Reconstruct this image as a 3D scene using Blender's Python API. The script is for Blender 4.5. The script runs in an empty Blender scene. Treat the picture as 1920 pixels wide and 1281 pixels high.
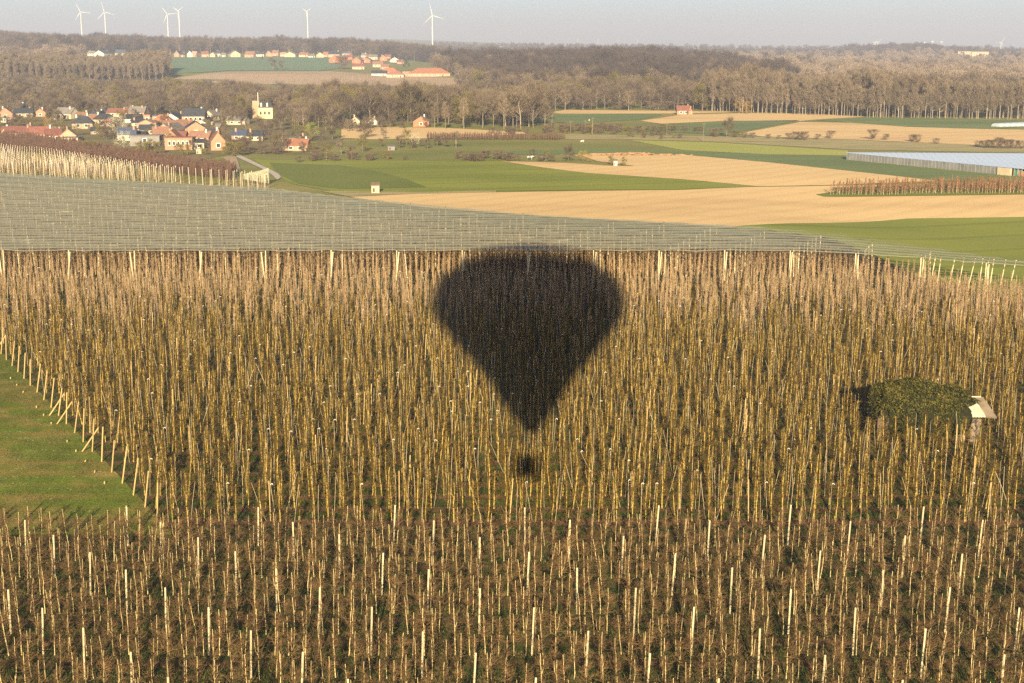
import bpy, bmesh, math, random
import numpy as np
from mathutils import Vector, Matrix, Euler
from mathutils.geometry import tessellate_polygon

R = math.radians
SC = bpy.context.scene
COL = SC.collection
rnd = random.Random(7)
nr = np.random.default_rng(7)

# ------------------------------------------------------------------ camera
F = 2667.0; CX, CY = 960.0, 640.5; CAMZ = 37.0; PITCH = R(11.7)
cd = bpy.data.cameras.new('camera'); cam = bpy.data.objects.new('camera', cd); COL.objects.link(cam)
cd.sensor_width = 36; cd.lens = F / 1920 * 36; cd.clip_start = 0.1; cd.clip_end = 30000
cam.location = (0, 0, CAMZ); cam.rotation_euler = (R(90) - PITCH, 0, 0)
SC.camera = cam
# ------------------------------------------------------------------ sky, sun, exposure
SUN_EL = R(16.4); SUN_AZ = R(0.45)          # travel direction: slightly to +X
W = bpy.data.worlds.new('World'); SC.world = W; W.use_nodes = True
wn = W.node_tree.nodes; wl = W.node_tree.links
sky = wn.new('ShaderNodeTexSky'); sky.sky_type = 'NISHITA'; sky.sun_disc = False
sky.sun_elevation = SUN_EL; sky.sun_rotation = math.pi + SUN_AZ
sky.air_density = 0.6; sky.dust_density = 1.0; sky.ozone_density = 1.0; sky.altitude = 100
bg = wn['Background']; bg.inputs['Strength'].default_value = 0.05
wl.new(sky.outputs[0], bg.inputs[0])
sd = bpy.data.lights.new('sun', 'SUN'); sd.energy = 5.0; sd.angle = R(0.53); sd.color = (1.0, 0.82, 0.50)
sun = bpy.data.objects.new('sun', sd); COL.objects.link(sun)
sdir = Vector((math.sin(SUN_AZ) * math.cos(SUN_EL), math.cos(SUN_AZ) * math.cos(SUN_EL), -math.sin(SUN_EL)))
sun.rotation_euler = sdir.to_track_quat('-Z', 'Y').to_euler(); sun.location = (-30, -200, 120)
vs = SC.view_settings; vs.view_transform = 'Standard'; vs.look = 'None'; vs.gamma = 1; vs.use_curve_mapping = False
vs.exposure = 1.55
SC.cycles.max_bounces = 5; SC.cycles.diffuse_bounces = 1; SC.cycles.volume_bounces = 1; SC.cycles.transparent_max_bounces = 24
SC.cycles.use_denoising = False
SC.cycles.sample_clamp_indirect = 4

# ------------------------------------------------------------------ ground shape
TX = [-1500, 0, 320, 640, 730, 830, 1150, 1500, 1700, 1920, 3400]
TY = [0, 850, 1100, 1350, 1500, 1750, 2000, 2300, 2700, 3500, 5000, 8000, 15000]
TZ = {0: [0, 0, 0, 0, 3, 14, 24, 34, 44, 50, 60, 50, 30],
      320: [0, 0, 0, .5, 10.5, 17, 23.5, 28, 32, 40, 50, 40, 30],
      640: [0, 0, 1, 1.5, 9, 15, 22, 26, 30, 34, 45, 66, 30],
      730: [0, 0, 0, 2, 6.5, 13, 18, 20, 24, 30, 45, 82, 32],
      830: [0, 0, 0, 3, 8, 12, 12, 12, 14, 20, 36, 72, 32],
      1150: [0, 0, 3, 10, 15, 17, 14, 8, 8, 20, 30, 34, 32],
      1500: [0, 0, 0, 2, 3, 5, 6, 6, 8, 15, 25, 30, 32],
      1700: [0, 0, 0, 0, 0, 1, 2, 4, 8, 27, 20, 26, 32],
      1920: [0, 0, 0, 0, 0, 1, 2, 4, 8, 14, 18, 26, 32]}
TZ[-1500] = TZ[0]; TZ[3400] = TZ[1920]
TM = np.array([TZ[k] for k in TX], float)
def sst(a, b, x):
    t = np.clip((np.asarray(x, float) - a) / (b - a), 0, 1); return t * t * (3 - 2 * t)
def hh(X, Y):
    X = np.asarray(X, float); Y = np.asarray(Y, float)
    u = CX + F * X / np.maximum(Y, 600); u = np.clip(u, TX[0], TX[-1]); Yc = np.clip(Y, 0, 14999)
    i = np.clip(np.searchsorted(TX, u, side='right') - 1, 0, len(TX) - 2)
    j = np.clip(np.searchsorted(TY, Yc, side='right') - 1, 0, len(TY) - 2)
    tx = np.array(TX, float); ty = np.array(TY, float)
    a = (u - tx[i]) / (tx[i + 1] - tx[i]); b = (Yc - ty[j]) / (ty[j + 1] - ty[j])
    z = (TM[i, j] * (1 - a) + TM[i + 1, j] * a) * (1 - b) + (TM[i, j + 1] * (1 - a) + TM[i + 1, j + 1] * a) * b
    drop = 2.6 * sst(42, 92, X) * sst(110, 225, Y) * (1 - sst(300, 420, Y))
    return z - drop
def h(x, y): return float(hh(x, y))
def ray(x, y):
    dx = (x - CX) / F; dy = -(y - CY) / F
    return (dx, math.cos(PITCH) + dy * math.sin(PITCH), -math.sin(PITCH) + dy * math.cos(PITCH))
def G(x, y, z=0.0):
    v = ray(x, y); t = (z - CAMZ) / v[2]; return (v[0] * t, v[1] * t, z)
def GT(x, y, dz=0.0):
    """where the view ray through a photograph position meets the terrain (+dz)"""
    v = ray(x, y); t = 60.0; st = 4.0
    while t < 16000:
        X, Y, Z = v[0] * t, v[1] * t, CAMZ + v[2] * t
        if Z < h(X, Y) + dz: break
        t += st; st = max(2.0, t * 0.01)
    lo, hi = t - st, t
    for _ in range(18):
        m = (lo + hi) / 2
        if CAMZ + v[2] * m < h(v[0] * m, v[1] * m) + dz: hi = m
        else: lo = m
    return (v[0] * hi, v[1] * hi, h(v[0] * hi, v[1] * hi) + dz)
def AT(x, Y, dz=0.0):
    """a point at distance Y in the direction of photograph column x"""
    X = (x - CX) / F * (Y * math.cos(PITCH) + CAMZ * math.sin(PITCH)); return (X, Y, h(X, Y) + dz)

# ------------------------------------------------------------------ materials
def new_mat(name):
    m = bpy.data.materials.new(name); m.use_nodes = True
    nt = m.node_tree; b = nt.nodes['Principled BSDF']; return m, nt, b
def mat(name, cols, scale=3.0, rough=0.9, island=False, rand=0.0, detail=4, coord='Object', stretch=(1, 1, 1), spec=0.2, metallic=0.0, bump=0.0, lines=None):
    """noise between two or three colours, with an optional brightness change per object"""
    m, nt, b = new_mat(name); n = nt.nodes; l = nt.links
    tc = n.new('ShaderNodeTexCoord'); mp = n.new('ShaderNodeMapping'); mp.inputs['Scale'].default_value = stretch
    l.new(tc.outputs[coord], mp.inputs[0])
    ns = n.new('ShaderNodeTexNoise'); ns.inputs['Scale'].default_value = scale; ns.inputs['Detail'].default_value = detail
    l.new(mp.outputs[0], ns.inputs['Vector'])
    cr = n.new('ShaderNodeValToRGB'); l.new(ns.outputs[0], cr.inputs[0])
    e = cr.color_ramp.elements; k = len(cols)
    pos = [0.35, 0.65] if k == 2 else [0.3, 0.5, 0.7]
    while len(e) < k: e.new(0.5)
    for i in range(k):
        e[i].position = pos[i]; e[i].color = (*cols[i], 1)
    out = cr.outputs[0]
    if lines:
        period, ang, amt, width = lines
        m2 = n.new('ShaderNodeMapping'); m2.inputs['Rotation'].default_value = (0, 0, ang); l.new(tc.outputs[coord], m2.inputs[0])
        sx = n.new('ShaderNodeSeparateXYZ'); l.new(m2.outputs[0], sx.inputs[0])
        w_ = n.new('ShaderNodeMath'); w_.operation = 'MULTIPLY_ADD'; l.new(ns.outputs[0], w_.inputs[0]); w_.inputs[1].default_value = .12; 
        d_ = n.new('ShaderNodeMath'); d_.operation = 'DIVIDE'; l.new(sx.outputs[0], d_.inputs[0]); d_.inputs[1].default_value = period; l.new(d_.outputs[0], w_.inputs[2])
        pp = n.new('ShaderNodeMath'); pp.operation = 'PINGPONG'; l.new(w_.outputs[0], pp.inputs[0]); pp.inputs[1].default_value = .5
        mr_ = n.new('ShaderNodeMapRange'); l.new(pp.outputs[0], mr_.inputs[0]); mr_.inputs[1].default_value = width; mr_.inputs[2].default_value = width * 1.8; mr_.inputs[3].default_value = 1 - amt; mr_.inputs[4].default_value = 1
        h2 = n.new('ShaderNodeHueSaturation'); l.new(mr_.outputs[0], h2.inputs['Value']); l.new(out, h2.inputs['Color']); out = h2.outputs[0]
    if rand or island:
        if island:
            g = n.new('ShaderNodeNewGeometry'); src = g.outputs['Random Per Island']
        else:
            g = n.new('ShaderNodeObjectInfo'); src = g.outputs['Random']
        mr = n.new('ShaderNodeMapRange'); l.new(src, mr.inputs[0]); mr.inputs[3].default_value = 1 - (rand or .3); mr.inputs[4].default_value = 1 + (rand or .3)
        hs = n.new('ShaderNodeHueSaturation'); l.new(mr.outputs[0], hs.inputs['Value']); l.new(out, hs.inputs['Color']); out = hs.outputs[0]
    l.new(out, b.inputs['Base Color'])
    b.inputs['Roughness'].default_value = rough; b.inputs['Specular IOR Level'].default_value = spec; b.inputs['Metallic'].default_value = metallic
    if bump:
        bp = n.new('ShaderNodeBump'); bp.inputs['Strength'].default_value = bump; l.new(ns.outputs[0], bp.inputs['Height']); l.new(bp.outputs[0], b.inputs['Normal'])
    return m
M = {}
def M_(k, *a, **kw): M[k] = mat(k, *a, **kw)
# soils, grass
M_('tan_soil', [(.56, .375, .18), (.68, .47, .225), (.72, .505, .245)], scale=.035, coord='Object', stretch=(.25, 1, 1), detail=12, lines=(9, .75, .07, .12))
M_('green_crop', [(.175, .20, .026), (.24, .255, .036)], scale=.04, detail=12, stretch=(.4, 1, 1), lines=(18, 1.25, .16, .05))
M_('dark_crop', [(.12, .16, .055), (.165, .21, .07)], scale=.03, detail=12, stretch=(.4, 1, 1), lines=(20, 1.35, .12, .05))
M_('green_dark', [(.13, .155, .024), (.155, .175, .03)], scale=.03, detail=8)
M_('yellow_grass', [(.36, .36, .08), (.31, .325, .07)], scale=.03, detail=8)
M_('meadow', [(.15, .165, .035), (.20, .195, .05), (.27, .23, .07)], scale=.035, detail=10, stretch=(.5, 1, 1))
M_('rough_grass', [(.19, .20, .07), (.38, .31, .15), (.23, .20, .08)], scale=.12, detail=8, stretch=(.3, 1, 1))
M_('far_crop', [(.13, .21, .11), (.15, .225, .12)], scale=.01)
M_('brown_orchard', [(.33, .25, .17), (.42, .31, .21)], scale=.02, detail=8, stretch=(.1, 1, 1))
M_('grey_field', [(.12, .13, .085), (.15, .16, .10)], scale=.01)
M_('garden_ground', [(.13, .10, .055), (.17, .15, .05), (.24, .17, .10)], scale=.06, detail=8)
M_('concrete', [(.42, .36, .31), (.5, .44, .38)], scale=.8)
M_('woodfloor', [(.10, .085, .05), (.14, .12, .06)], scale=.05, detail=8)
# bark and twigs
M_('pale_trunk', [(.32, .25, .12), (.54, .43, .22)], scale=9, rand=.25)
M_('brown_twig', [(.075, .043, .02), (.175, .105, .047)], scale=4, rand=.2)
M_('moss_trunk', [(.19, .135, .032), (.48, .345, .092)], scale=5, rand=.2)
M_('moss_twig', [(.045, .028, .007), (.115, .074, .016), (.07, .036, .015)], scale=2.5, rand=.2)
M_('tan_trunk', [(.29, .20, .11), (.46, .34, .20)], scale=6, rand=.2)
M_('pink_twig', [(.20, .13, .068), (.31, .21, .12)], scale=3, rand=.2)
M_('red_twig', [(.10, .058, .045), (.15, .09, .065)], scale=3, rand=.15)
M_('cane', [(.33, .25, .13), (.46, .39, .28)], scale=2, rand=.25, rough=.6)
M_('white_tie', [(.8, .78, .72), (.85, .83, .78)], scale=2)
M_('post_pale', [(.44, .37, .24), (.60, .51, .34)], scale=4, rand=.15, stretch=(3, 3, 1))
M_('post_wood', [(.32, .225, .10), (.46, .33, .15)], scale=5, rand=.12, stretch=(6, 6, 1))
M_('pole_pale', [(.42, .36, .23), (.56, .48, .32)], scale=6, rand=.15)
M_('black_cap', [(.02, .02, .02), (.03, .03, .03)])
M_('wire', [(.25, .24, .22), (.3, .29, .27)], rough=.4)
M_('wood_trunk', [(.14, .115, .09), (.20, .165, .13)], scale=2, rand=.2)
M_('poplar_trunk', [(.20, .165, .13), (.29, .245, .19)], scale=2, rand=.3)
M_('crown_brown', [(.092, .068, .049), (.135, .102, .075)], scale=.5, rand=.22)
M_('crown_tan', [(.135, .102, .07), (.185, .143, .10)], scale=.5, rand=.2)
M_('crown_dark', [(.052, .040, .034), (.078, .06, .05)], scale=.5, rand=.2)
M_('dark_trunk', [(.045, .035, .03), (.07, .056, .048)], scale=2)
M_('crown_pale', [(.20, .155, .12), (.27, .21, .165)], scale=.5, rand=.15)
M_('crown_olive', [(.12, .10, .032), (.17, .14, .045)], scale=.5, rand=.2)
M_('leaf_lime', [(.20, .22, .04), (.28, .29, .06)], scale=.5, rand=.1)
M_('leaf_dark', [(.02, .042, .015), (.035, .065, .022)], scale=.5, rand=.2)
M_('leaf_amber', [(.30, .19, .04), (.40, .26, .06)], scale=.5, rand=.1)
M_('blossom', [(.58, .54, .42), (.68, .63, .5)], scale=.5)
M_('ivy_leaf', [(.026, .028, .005), (.055, .052, .010), (.11, .09, .02)], scale=1.5, rough=.7, spec=.15, rand=.35, island=True)
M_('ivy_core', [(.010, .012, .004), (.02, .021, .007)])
# buildings
M_('brick_tan', [(.32, .22, .15), (.38, .265, .18)], scale=.8, rand=.1)
M_('brick_orange', [(.29, .17, .112), (.34, .205, .137)], scale=.8, rand=.1)
M_('brick_brown', [(.28, .17, .12), (.33, .21, .145)], scale=.8, rand=.1)
M_('brick_red', [(.38, .13, .08), (.45, .17, .10)], scale=.8, rand=.1)
M_('wall_white', [(.44, .425, .385), (.52, .505, .455)], scale=.6)
M_('wall_cream', [(.40, .33, .23), (.46, .385, .27)], scale=.6)
M_('wall_yellow', [(.66, .54, .25), (.72, .6, .3)], scale=.6)
M_('wall_grey', [(.17, .16, .16), (.21, .2, .2)], scale=.6)
M_('roof_black', [(.028, .032, .042), (.045, .05, .06)], scale=1, rough=.6, rand=.2)
M_('roof_blue', [(.05, .065, .11), (.07, .085, .13)], scale=1, rough=.5)
M_('roof_grey', [(.14, .125, .12), (.18, .165, .155)], scale=1, rand=.15)
M_('roof_red', [(.15, .062, .05), (.20, .088, .07)], scale=1, rand=.15)
M_('roof_orange', [(.20, .11, .078), (.25, .138, .095)], scale=1, rand=.15)
M_('roof_bright', [(.30, .125, .07), (.36, .155, .088)], scale=1)
M_('roof_brown', [(.21, .09, .06), (.27, .125, .085)], scale=1, rand=.15)
M_('roof_pink', [(.30, .19, .145), (.36, .235, .18)], scale=1, rand=.1)
M_('window_dark', [(.03, .035, .04), (.06, .065, .07)], rough=.15, spec=.6)
M_('frame_white', [(.7, .7, .68), (.76, .76, .74)])
M_('door_dark', [(.08, .05, .035), (.12, .08, .05)])
M_('film_blue', [(.52, .62, .80), (.56, .66, .84)], scale=.02, rough=.5)
M_('film_pale', [(.32, .36, .42), (.38, .42, .48)], scale=.3, rough=.5)
M_('film_side', [(.13, .135, .14), (.19, .195, .2)], scale=.3, rough=.5)
M_('turbine_white', [(.62, .62, .58), (.66, .66, .62)], scale=.1, rough=.5)
M_('sheet_roof', [(.42, .40, .30), (.60, .57, .45)], scale=1.6, rough=.6)
M_('sheet_side', [(.15, .115, .085), (.21, .165, .12)], scale=1.2)
M_('teal', [(.08, .24, .2), (.1, .27, .23)])
M_('log', [(.22, .12, .07), (.34, .2, .12)], scale=.6)
M_('cow_black', [(.02, .02, .02), (.7, .68, .62)], scale=.6)
M_('sheep', [(.68, .65, .58), (.74, .71, .64)])
M_('balloon_cloth', [(.55, .10, .05), (.62, .13, .06)], scale=.3)
M_('balloon_cloth2', [(.75, .6, .15), (.8, .65, .18)], scale=.3)
M_('wicker', [(.33, .2, .09), (.42, .27, .13)], scale=20)
M_('steel', [(.4, .4, .42), (.5, .5, .52)], metallic=.8, rough=.35)

def orchard_mat():
    """grass alleys with bare strips along the rows (rows run along X, 3.3 m apart)"""
    m, nt, b = new_mat('orchard_floor'); n = nt.nodes; l = nt.links
    tc = n.new('ShaderNodeTexCoord'); sp = n.new('ShaderNodeSeparateXYZ'); l.new(tc.outputs['Object'], sp.inputs[0])
    ns = n.new('ShaderNodeTexNoise'); ns.inputs['Scale'].default_value = 1.1; ns.inputs['Detail'].default_value = 6; l.new(tc.outputs['Object'], ns.inputs['Vector'])
    nb = n.new('ShaderNodeTexNoise'); nb.inputs['Scale'].default_value = 9; nb.inputs['Detail'].default_value = 4; l.new(tc.outputs['Object'], nb.inputs['Vector'])
    a = n.new('ShaderNodeMath'); a.operation = 'MULTIPLY_ADD'; l.new(sp.outputs[1], a.inputs[0]); a.inputs[1].default_value = 1 / 3.3; a.inputs[2].default_value = -(107.8 / 3.3) + 50
    w = n.new('ShaderNodeMath'); w.operation = 'MULTIPLY_ADD'; l.new(ns.outputs[0], w.inputs[0]); w.inputs[1].default_value = .16; l.new(a.outputs[0], w.inputs[2])
    f = n.new('ShaderNodeMath'); f.operation = 'PINGPONG'; l.new(w.outputs[0], f.inputs[0]); f.inputs[1].default_value = .5
    cr = n.new('ShaderNodeValToRGB'); l.new(f.outputs[0], cr.inputs[0]); e = cr.color_ramp.elements
    e[0].position = .14; e[0].color = (0, 0, 0, 1); e[1].position = .22; e[1].color = (1, 1, 1, 1)
    soil = n.new('ShaderNodeValToRGB'); l.new(nb.outputs[0], soil.inputs[0]); soil.color_ramp.elements[0].position = .35; soil.color_ramp.elements[0].color = (.08, .045, .024, 1); soil.color_ramp.elements[1].position = .7; soil.color_ramp.elements[1].color = (.17, .095, .05, 1)
    gr = n.new('ShaderNodeValToRGB'); l.new(nb.outputs[0], gr.inputs[0]); gr.color_ramp.elements[0].position = .35; gr.color_ramp.elements[0].color = (.024, .038, .010, 1); gr.color_ramp.elements[1].position = .7; gr.color_ramp.elements[1].color = (.058, .074, .018, 1)
    mx = n.new('ShaderNodeMix'); mx.data_type = 'RGBA'; l.new(cr.outputs[0], mx.inputs[0]); l.new(soil.outputs[0], mx.inputs[6]); l.new(gr.outputs[0], mx.inputs[7])
    l.new(mx.outputs[2], b.inputs['Base Color']); b.inputs['Roughness'].default_value = .95; b.inputs['Specular IOR Level'].default_value = .1
    bp = n.new('ShaderNodeBump'); bp.inputs['Strength'].default_value = .6; bp.inputs['Distance'].default_value = .15; l.new(nb.outputs[0], bp.inputs['Height']); l.new(bp.outputs[0], b.inputs['Normal'])
    return m
M['orchard_floor'] = orchard_mat()
def headland_mat():
    """mown grass with worn brown strips at the row ends, a worn wheel track and daisies"""
    m, nt, b = new_mat('headland_grass'); n = nt.nodes; l = nt.links
    tc = n.new('ShaderNodeTexCoord'); sp = n.new('ShaderNodeSeparateXYZ'); l.new(tc.outputs['Object'], sp.inputs[0])
    mp = n.new('ShaderNodeMapping'); mp.inputs['Scale'].default_value = (.12, 1, 1); l.new(tc.outputs['Object'], mp.inputs[0])
    ns = n.new('ShaderNodeTexNoise'); ns.inputs['Scale'].default_value = 1.0; ns.inputs['Detail'].default_value = 6; l.new(mp.outputs[0], ns.inputs['Vector'])
    nb = n.new('ShaderNodeTexNoise'); nb.inputs['Scale'].default_value = 5; nb.inputs['Detail'].default_value = 6; l.new(tc.outputs['Object'], nb.inputs['Vector'])
    nl = n.new('ShaderNodeTexNoise'); nl.inputs['Scale'].default_value = .16; nl.inputs['Detail'].default_value = 4; l.new(tc.outputs['Object'], nl.inputs['Vector'])
    a = n.new('ShaderNodeMath'); a.operation = 'MULTIPLY_ADD'; l.new(sp.outputs[1], a.inputs[0]); a.inputs[1].default_value = 1 / 3.3; a.inputs[2].default_value = -(107.8 / 3.3) + 50
    w = n.new('ShaderNodeMath'); w.operation = 'MULTIPLY_ADD'; l.new(ns.outputs[0], w.inputs[0]); w.inputs[1].default_value = .22; l.new(a.outputs[0], w.inputs[2])
    f = n.new('ShaderNodeMath'); f.operation = 'PINGPONG'; l.new(w.outputs[0], f.inputs[0]); f.inputs[1].default_value = .5
    cr = n.new('ShaderNodeValToRGB'); l.new(f.outputs[0], cr.inputs[0]); e = cr.color_ramp.elements
    e[0].position = .10; e[0].color = (1, 1, 1, 1); e[1].position = .2; e[1].color = (0, 0, 0, 1)
    gr = n.new('ShaderNodeValToRGB'); l.new(nb.outputs[0], gr.inputs[0]); gr.color_ramp.elements[0].position = .3; gr.color_ramp.elements[0].color = (.12, .165, .018, 1); gr.color_ramp.elements[1].position = .7; gr.color_ramp.elements[1].color = (.195, .24, .032, 1)
    so = n.new('ShaderNodeMath'); so.operation = 'MULTIPLY'; l.new(cr.outputs[0], so.inputs[0])
    s2 = n.new('ShaderNodeMapRange'); l.new(nl.outputs[0], s2.inputs[0]); s2.inputs[1].default_value = .42; s2.inputs[2].default_value = .58; s2.inputs[3].default_value = .15; s2.inputs[4].default_value = .85; l.new(s2.outputs[0], so.inputs[1])
    mx = n.new('ShaderNodeMix'); mx.data_type = 'RGBA'; l.new(so.outputs[0], mx.inputs[0]); l.new(gr.outputs[0], mx.inputs[6]); mx.inputs[7].default_value = (.34, .20, .065, 1)
    # worn patch curving through the headland
    mr = n.new('ShaderNodeMapRange'); l.new(nl.outputs[0], mr.inputs[0]); mr.inputs[1].default_value = .48; mr.inputs[2].default_value = .58; mr.inputs[4].default_value = .8
    m2 = n.new('ShaderNodeMix'); m2.data_type = 'RGBA'; l.new(mr.outputs[0], m2.inputs[0]); l.new(mx.outputs[2], m2.inputs[6]); m2.inputs[7].default_value = (.29, .22, .06, 1)
    vo = n.new('ShaderNodeTexVoronoi'); vo.inputs['Scale'].default_value = 3.2; l.new(tc.outputs['Object'], vo.inputs['Vector'])
    lt = n.new('ShaderNodeMath'); lt.operation = 'LESS_THAN'; l.new(vo.outputs['Distance'], lt.inputs[0]); lt.inputs[1].default_value = .26
    ms = n.new('ShaderNodeMapRange'); l.new(ns.outputs[0], ms.inputs[0]); ms.inputs[1].default_value = .5; ms.inputs[2].default_value = .62
    mm = n.new('ShaderNodeMath'); mm.operation = 'MULTIPLY'; l.new(lt.outputs[0], mm.inputs[0]); l.new(ms.outputs[0], mm.inputs[1])
    m3 = n.new('ShaderNodeMix'); m3.data_type = 'RGBA'; l.new(mm.outputs[0], m3.inputs[0]); l.new(m2.outputs[2], m3.inputs[6]); m3.inputs[7].default_value = (.5, .47, .28, 1)
    l.new(m3.outputs[2], b.inputs['Base Color']); b.inputs['Roughness'].default_value = .95; b.inputs['Specular IOR Level'].default_value = .1
    bp = n.new('ShaderNodeBump'); bp.inputs['Strength'].default_value = .5; bp.inputs['Distance'].default_value = .1; l.new(nb.outputs[0], bp.inputs['Height']); l.new(bp.outputs[0], b.inputs['Normal'])
    return m
M['headland_grass'] = headland_mat()
def net_mat():
    """woven hail net: a see-through weave, grey-green"""
    m, nt, b = new_mat('hail_net_cloth'); n = nt.nodes; l = nt.links
    tc = n.new('ShaderNodeTexCoord')
    mp = n.new('ShaderNodeMapping'); mp.inputs['Scale'].default_value = (.25, 1, 1); l.new(tc.outputs['Object'], mp.inputs[0])
    ns = n.new('ShaderNodeTexNoise'); ns.inputs['Scale'].default_value = 1.3; ns.inputs['Detail'].default_value = 5; l.new(mp.outputs[0], ns.inputs['Vector'])
    cr = n.new('ShaderNodeValToRGB'); l.new(ns.outputs[0], cr.inputs[0]); e = cr.color_ramp.elements
    e[0].position = .35; e[0].color = (.24, .235, .165, 1); e[1].position = .65; e[1].color = (.34, .335, .25, 1)
    l.new(cr.outputs[0], b.inputs['Base Color']); b.inputs['Roughness'].default_value = .7
    tr = n.new('ShaderNodeBsdfTransparent'); mx = n.new('ShaderNodeMixShader')
    mr = n.new('ShaderNodeMapRange'); l.new(ns.outputs[0], mr.inputs[0]); mr.inputs[1].default_value = .3; mr.inputs[2].default_value = .7; mr.inputs[3].default_value = .18; mr.inputs[4].default_value = .42
    l.new(mr.outputs[0], mx.inputs[0]); l.new(b.outputs[0], mx.inputs[1]); l.new(tr.outputs[0], mx.inputs[2])
    l.new(mx.outputs[0], n['Material Output'].inputs[0]); return m
M['net'] = net_mat()

# ------------------------------------------------------------------ object helpers
def tag(o, label=None, cat=None, group=None, kind=None):
    if label: o['label'] = label
    if cat: o['category'] = cat
    if group: o['group'] = group
    if kind: o['kind'] = kind
    return o
def empty(name, loc=(0, 0, 0), rz=0.0, label=None, cat=None, group=None, s=1.0):
    o = bpy.data.objects.new(name, None); COL.objects.link(o); o.location = loc; o.rotation_euler = (0, 0, rz); o.scale = (s, s, s); o.empty_display_size = .2
    return tag(o, label, cat, group)
class MB:
    """collects polygons, boxes and tubes for one mesh"""
    def __init__(s): s.v = []; s.f = []; s.m = []
    def add(s, vs, fs, mi=0):
        b = len(s.v); s.v.extend(vs); s.f.extend([tuple(i + b for i in f) for f in fs]); s.m.extend([mi] * len(fs)); return s
    def box(s, c, d, rz=0.0, mi=0):
        x, y, z = d[0] / 2, d[1] / 2, d[2] / 2; ca, sa = math.cos(rz), math.sin(rz)
        vs = []
        for i in (-1, 1):
            for j in (-1, 1):
                for k in (-1, 1):
                    vs.append((c[0] + i * x * ca - j * y * sa, c[1] + i * x * sa + j * y * ca, c[2] + k * z))
        return s.add(vs, [(0, 1, 3, 2), (4, 6, 7, 5), (0, 4, 5, 1), (2, 3, 7, 6), (0, 2, 6, 4), (1, 5, 7, 3)], mi)
    def tube(s, pts, rad, n=5, mi=0, cap=False):
        k = len(pts); vs = []
        for i, p in enumerate(pts):
            a = pts[max(i - 1, 0)]; b = pts[min(i + 1, k - 1)]
            dx, dy, dz = b[0] - a[0], b[1] - a[1], b[2] - a[2]; L = math.sqrt(dx * dx + dy * dy + dz * dz) or 1; dx /= L; dy /= L; dz /= L
            if abs(dz) < .9: ux, uy, uz = -dy, dx, 0.0
            else: ux, uy, uz = dz, 0.0, -dx
            L = math.sqrt(ux * ux + uy * uy + uz * uz); ux /= L; uy /= L; uz /= L
            wx, wy, wz = dy * uz - dz * uy, dz * ux - dx * uz, dx * uy - dy * ux
            r = rad[i] if isinstance(rad, (list, tuple)) else rad
            for j in range(n):
                t = 2 * math.pi * j / n; c, q = math.cos(t) * r, math.sin(t) * r
                vs.append((p[0] + ux * c + wx * q, p[1] + uy * c + wy * q, p[2] + uz * c + wz * q))
        fs = [(i * n + j, i * n + (j + 1) % n, (i + 1) * n + (j + 1) % n, (i + 1) * n + j) for i in range(k - 1) for j in range(n)]
        if cap: fs += [tuple(range(n - 1, -1, -1)), tuple(range((k - 1) * n, k * n))]
        return s.add(vs, fs, mi)
    def mesh(s, name, mats):
        me = bpy.data.meshes.new(name); me.from_pydata(s.v, [], s.f)
        for m in (mats if isinstance(mats, (list, tuple)) else [mats]): me.materials.append(M[m] if isinstance(m, str) else m)
        if len(me.materials) > 1: me.polygons.foreach_set('material_index', s.m)
        me.update(); return me
    def build(s, name, mats, parent=None):
        return link(name, s.mesh(name, mats), parent)
def link(name, me, parent=None):
    o = bpy.data.objects.new(name, me); COL.objects.link(o)
    if parent: o.parent = parent
    return o
def dup(root, loc, rz=0.0, s=None, label=None, group=None):
    r = root.copy(); COL.objects.link(r); r.location = loc; r.rotation_euler = (0, 0, rz)
    if s is not None: r.scale = (s, s, s) if not isinstance(s, tuple) else s
    if label: r['label'] = label
    if group: r['group'] = group
    for ch in KIDS.get(root.name, []):
        c = ch.copy(); COL.objects.link(c); c.parent = r
    return r
KIDS = {}

def inpoly(x, y, P):
    c = False; j = len(P) - 1
    for i in range(len(P)):
        if (P[i][1] > y) != (P[j][1] > y) and x < (P[j][0] - P[i][0]) * (y - P[i][1]) / (P[j][1] - P[i][1]) + P[i][0]: c = not c
        j = i
    return c
# ------------------------------------------------------------------ ground sheets
def drape(name, pxs, m, off=.03, world=False, step=None, label=None):
    """a ground sheet with the outline pxs, laid on the terrain"""
    P = [p if world else GT(*p)[:2] for p in pxs]
    ys = [p[1] for p in P]; xs = [p[0] for p in P]
    bm = bmesh.new(); vs = [bm.verts.new((p[0], p[1], 0)) for p in P]
    for t in tessellate_polygon([[Vector((p[0], p[1], 0)) for p in P]]):
        bm.faces.new([vs[i] for i in t])
    dy = step or max(5.0, (max(ys) - min(ys)) / 40); dx = step or max(5.0, (max(xs) - min(xs)) / 30)
    for ax, lo, hi, d in ((0, min(xs), max(xs), dx), (1, min(ys), max(ys), dy)):
        k = math.floor(lo / d) + 1
        while k * d < hi:
            co = Vector((0, 0, 0)); co[ax] = k * d; no = Vector((0, 0, 0)); no[ax] = 1
            bmesh.ops.bisect_plane(bm, geom=bm.verts[:] + bm.edges[:] + bm.faces[:], plane_co=co, plane_no=no); k += 1
    for v in bm.verts: v.co.z = h(v.co.x, v.co.y) + off
    bmesh.ops.recalc_face_normals(bm, faces=bm.faces[:])
    me = bpy.data.meshes.new(name); bm.to_mesh(me); bm.free()
    if len(me.polygons) and me.polygons[0].normal.z < 0: me.flip_normals()
    me.materials.append(M[m]); o = link(name, me); return tag(o, kind='structure')
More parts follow.
